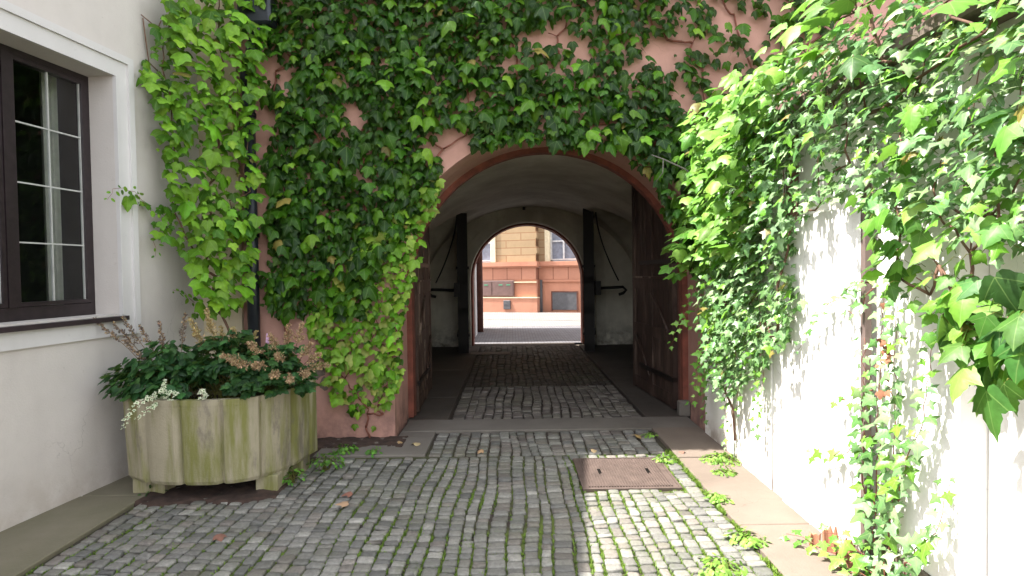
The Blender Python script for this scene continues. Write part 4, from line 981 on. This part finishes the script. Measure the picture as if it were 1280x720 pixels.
def plume(parent, base, tip, L, w, cols, dens=42, nose=0):
    """feathery spike: short side sprays that shorten towards the end"""
    base = np.array(base, float); tip = np.array(tip, float); ax = unit(tip-base); V = []; T = []; mb_ = []
    st = MB(); mid = (base+tip)/2+np.array([0, 0, .02]); st.tube([base, mid, tip], [.003, .0025, .0012], 4)
    u0 = 1-L/np.linalg.norm(tip-base)
    side = unit(np.cross(ax, (.3, .2, 1.)))
    sd2 = np.cross(ax, side)
    def bez(u): return (1-u)**2*base+2*u*(1-u)*mid+u*u*tip
    for k in range(dens):
        u = k/dens; p = bez(u0+(1-u0)*u); a = rng.uniform(0, 6.28); ln = w*(1-u)**.7*rng.uniform(.6, 1.1)+.006
        d = unit(side*cos(a)+sd2*sin(a)+ax*.9+np.array([0, 0, -.15]))
        for j in range(7):
            q = p+d*ln*(j+1)/7+rng.normal(0, .003, 3); s = .0075*rng.uniform(.6, 1.3)
            e1 = unit(rng.normal(0, 1, 3))*s; e2 = unit(rng.normal(0, 1, 3))*s
            V += [q-e1, q+e1, q+e2, q+d*s*1.6+e2*.3, q-e1, q+e2]; T += [palette(1, cols, jit=.2)[0]]*6
    V = np.array(V)
    V = np.vstack([V, np.array(st.v)]); T = np.vstack([np.array(T), np.tile(np.array([[.16, .10, .05]]), (len(st.v), 1))])
    nT = len(V)-len(st.v)
    F = [list(range(i, i+3)) for i in range(0, nT, 3)]+[[i+nT for i in f] for f in st.f]
    return npmesh('flower_plume', V, F, 'plume', parent, T, smooth=False)
TAN = [(.38, .26, .14), (.46, .34, .19), (.28, .18, .10)]; BRNP = [(.17, .13, .10), (.13, .10, .085)]; GOLD = [(.40, .31, .14), (.46, .36, .17), (.30, .22, .09)]
a1 = bush('astilbe_plant', 'astilbe with dry brown spikes leaning over the left end of the planter', (-2.5, 4.50), .42, .27, .42, 110, .075, HB, lean=(-.06, -.04))
for tp in ((-3.02, 4.38, 1.26), (-2.96, 4.50, 1.22), (-2.88, 4.48, 1.26), (-2.74, 4.45, 1.20), (-2.62, 4.5, 1.10), (-2.68, 4.6, 1.22), (-2.45, 4.55, 1.28), (-2.80, 4.36, 1.10)):
    plume(a1, (-2.5+(tp[0]+2.5)*.2, 4.5, .75), tp, .24, .028, BRNP+TAN[:1], 34)
a2 = bush('astilbe_plant', 'astilbe with golden feathery plumes in the middle of the planter', (-2.12, 4.56), .42, .30, .50, 130, .062, HB, kind='creeper')
for tp in ((-2.42, 4.55, 1.24), (-2.37, 4.5, 1.16), (-2.28, 4.55, 1.24), (-2.22, 4.62, 1.17), (-2.08, 4.52, 1.17), (-1.98, 4.7, 1.12), (-2.34, 4.65, 1.3)):
    plume(a2, (-2.15+(tp[0]+2.15)*.3, 4.6, .8), tp, .20, .05, GOLD, 46)
a3 = bush('astilbe_plant', 'astilbe with drooping pinkish-tan plumes at the right end of the planter', (-1.80, 4.56), .30, .32, .42, 100, .060, HB, kind='creeper', lean=(.02, -.10))
for tp in ((-1.62, 4.4, 1.20), (-1.52, 4.4, 1.20), (-1.44, 4.35, 1.06), (-1.38, 4.35, .98), (-1.42, 4.2, .86), (-1.50, 4.05, .84), (-1.60, 4.02, .88), (-1.72, 4.0, .96), (-1.84, 3.98, .98), (-1.36, 4.5, .88), (-1.78, 4.1, 1.10), (-1.60, 4.1, 1.02), (-1.95, 4.05, 1.02), (-1.68, 4.2, 1.14)):
    plume(a3, (-1.74+(tp[0]+1.74)*.3, 4.55, .82), tp, .19, .05, TAN, 46)
t = thing('pink_flower', (-1.80, 4.45, .7), 'small pale pink flower spike standing above the planter foliage', 'flower')
obj('stem', MB().tube([(-1.80, 4.5, .65), (-1.80, 4.45, 1.06)], .003, 5), 'stem', t)
mb = MB()
for k in range(40):
    a = k*2.4; z = 1.05+k*.0018; r = .014*(1-k/55); mb.tube([(-1.80, 4.45, z), (-1.80+r*cos(a), 4.45+r*sin(a), z+.006)], [.003, .005], 4)
obj('petals', mb, 'petal', t)
VG = [(.10, .18, .07), (.14, .22, .09)]
strand('variegated_ivy', 'white-edged variegated trailer spilling over the planter rim at left', [[(-2.45, 4.3, .68), (-2.48, 4.12, .74), (-2.55, 4.02, .66), (-2.60, 4.02, .54)], [(-2.4, 4.3, .7), (-2.40, 4.12, .78), (-2.44, 4.04, .72)], [(-2.35, 4.3, .7), (-2.32, 4.12, .77), (-2.30, 4.06, .72)], [(-2.5, 4.3, .7), (-2.42, 4.08, .68), (-2.5, 4.0, .60)], [(-2.18, 4.3, .7), (-2.12, 4.12, .78), (-2.10, 4.08, .72)], [(-2.45, 4.25, .7), (-2.36, 4.1, .83), (-2.34, 4.08, .86)]], .017, .036, VG, (.1, -.8, .5), 'varieg', 'ivy', r=.002)
# weeds at the planter foot and along the right wall
WD = [(.09, .24, .03), (.13, .30, .04), (.06, .17, .02)]
for i, (x, y, r, h, lab) in enumerate(((-1.66, 4.50, .10, .12, 'bright green weed tuft at the right foot of the planter'), (-1.50, 4.80, .13, .16, 'leafy weed in the soil behind the right planter foot'), (-1.48, 5.25, .10, .07, 'small weed on the cobbles below the young creeper'), (-1.22, 5.20, .07, .05, 'tiny seedling beside the grey corner slab'), (-2.58, 4.30, .06, .11, 'dark green seedling under the left end of the planter'))):
    bush('weed', lab, (x, y), r, r, h, 22 if r > .08 else 9, .036, WD if i != 4 else HB, 'weed', z0=.0, kind='ovate', per=3, group='weeds in the courtyard')
for i, (x, y, r, n_, lab) in enumerate(((1.68, 4.86, .16, 60, 'spreading bright weed at the foot of the white wall near the arch'), (1.58, 4.55, .08, 22, 'small weed on the sunlit slab by the wall foot'), (1.32, 3.42, .10, 34, 'grass tuft on the cobble edge near the right foreground'), (1.36, 4.02, .07, 20, 'grass tuft on the cobble edge behind the nearer one'), (1.28, 5.62, .07, 10, 'yellowing weed in the shade by the threshold slab'), (1.05, 3.10, .12, 34, 'low weed patch in the sunlit cobbles at the bottom edge'), (1.22, 4.9, .08, 16, 'weed at the right corner of the drain cover'))):
    bush('weed', lab, (x, y), r, r*1.1, .05, n_, .034, [(.15, .30, .04), (.20, .36, .06)], 'weed', z0=.002, kind='ovate', per=3, group='weeds in the courtyard')
# fallen leaves
for i, (x, y, s, lab) in enumerate(((-.90, 5.42, .10, 'pale fallen leaf on the grey slab left of the arch'), (-1.15, 4.22, .07, 'reddish fallen leaf on the shaded cobbles'), (-1.12, 4.02, .08, 'tan fallen leaf just in front of the reddish one'), (.66, 5.16, .07, 'dry leaf on the lit cobbles behind the drain cover'), (1.12, 5.58, .09, 'curled brown leaf in the shade behind the drain cover'), (-.28, 5.2, .06, 'small dry leaf on the cobbles before the arch'), (-1.75, 3.55, .06, 'little red leaf on the cobbles at the far left'), (-1.05, 5.5, .05, 'tiny brown leaf beside the wall base'), (1.42, 5.05, .06, 'brown stalk-like leaf on the right pavement'))):
    P = np.array([[x, y, .028]]); a = rng.uniform(0, 6.28)
    c = [(.40, .31, .17), (.20, .085, .06), (.36, .23, .14), (.5, .36, .2), (.30, .2, .08), (.35, .22, .12), (.18, .085, .06), (.3, .2, .1), (.2, .1, .07)][i]
    o = leaves('fallen_leaf', 'plume', 'creeper', P, np.array([[.1, -.1, 1.]]), np.array([[cos(a), sin(a), 0.]]), np.array([s]), np.array([c]), None, .5, .35, loc=(x, y, .01))
    setp(o, lab, 'fallen leaf', 'fallen leaves')
# withered leaves in the ivy and broken terracotta by the wall
P = []; N = []; D = []; S = []; T = []
for _ in range(18):
    P.append((1.74-rng.uniform(0, .03), 2.82+rng.normal(0, .025), 1.12+rng.normal(0, .10))); N.append((-1, -.4, .3)+rng.normal(0, .5, 3)); D.append((0, 0, -1)+rng.normal(0, .5, 3)); S.append(rng.uniform(.018, .04)); T.append(np.array((.30, .13, .07))*rng.uniform(.6, 1.2))
o = leaves('withered_leaves', 'plume', 'creeper', *map(np.array, (P, N, D, S, T)), None, .5, .4, loc=(1.73, 2.78, 1.1)); setp(o, 'bunch of withered orange-brown leaves caught in the ivy beside the steel post', 'dead leaves', kind='thing')
for i, (x, y, s, h, r, lab) in enumerate(((1.70, 3.20, .05, .16, .25, 'tallest terracotta shard leaning on the wall foot'), (1.72, 3.12, .05, .13, -.3, 'terracotta shard right of the tallest one'), (1.66, 3.28, .04, .09, .5, 'small terracotta shard lying left of the others'), (1.69, 3.05, .045, .10, .1, 'terracotta shard nearest the camera, half hidden by ivy'))):
    mb = MB(); n = 7; vs = []
    for k in range(n): a = r+1.6*k/n; hh = h*(.55+.45*abs(sin(k*1.7+i))); vs += [(x+s*cos(a)-s*.5, y+s*1.4*sin(a), .0), (x+s*cos(a)*1.2-s*.5, y+s*1.6*sin(a), hh), (x+(s-.012)*cos(a)-s*.5, y+(s-.012)*1.4*sin(a), 0), (x+(s-.012)*cos(a)*1.2-s*.5, y+(s-.012)*1.6*sin(a), hh)]
    fs = []
    for k in range(n-1): o_ = 4*k; fs += [(o_, o_+4, o_+5, o_+1), (o_+2, o_+3, o_+7, o_+6), (o_+1, o_+5, o_+7, o_+3)]
    fs += [(0, 1, 3, 2), (4*(n-1), 4*(n-1)+2, 4*(n-1)+3, 4*(n-1)+1)]
    mb.add(vs, fs); obj('terracotta_shard', mb, 'terracotta', None, lab, 'pot shard', 'terracotta shards', loc=(x, y, 0))
for o in bpy.data.objects:
    if '_w' in o: del o['_w']
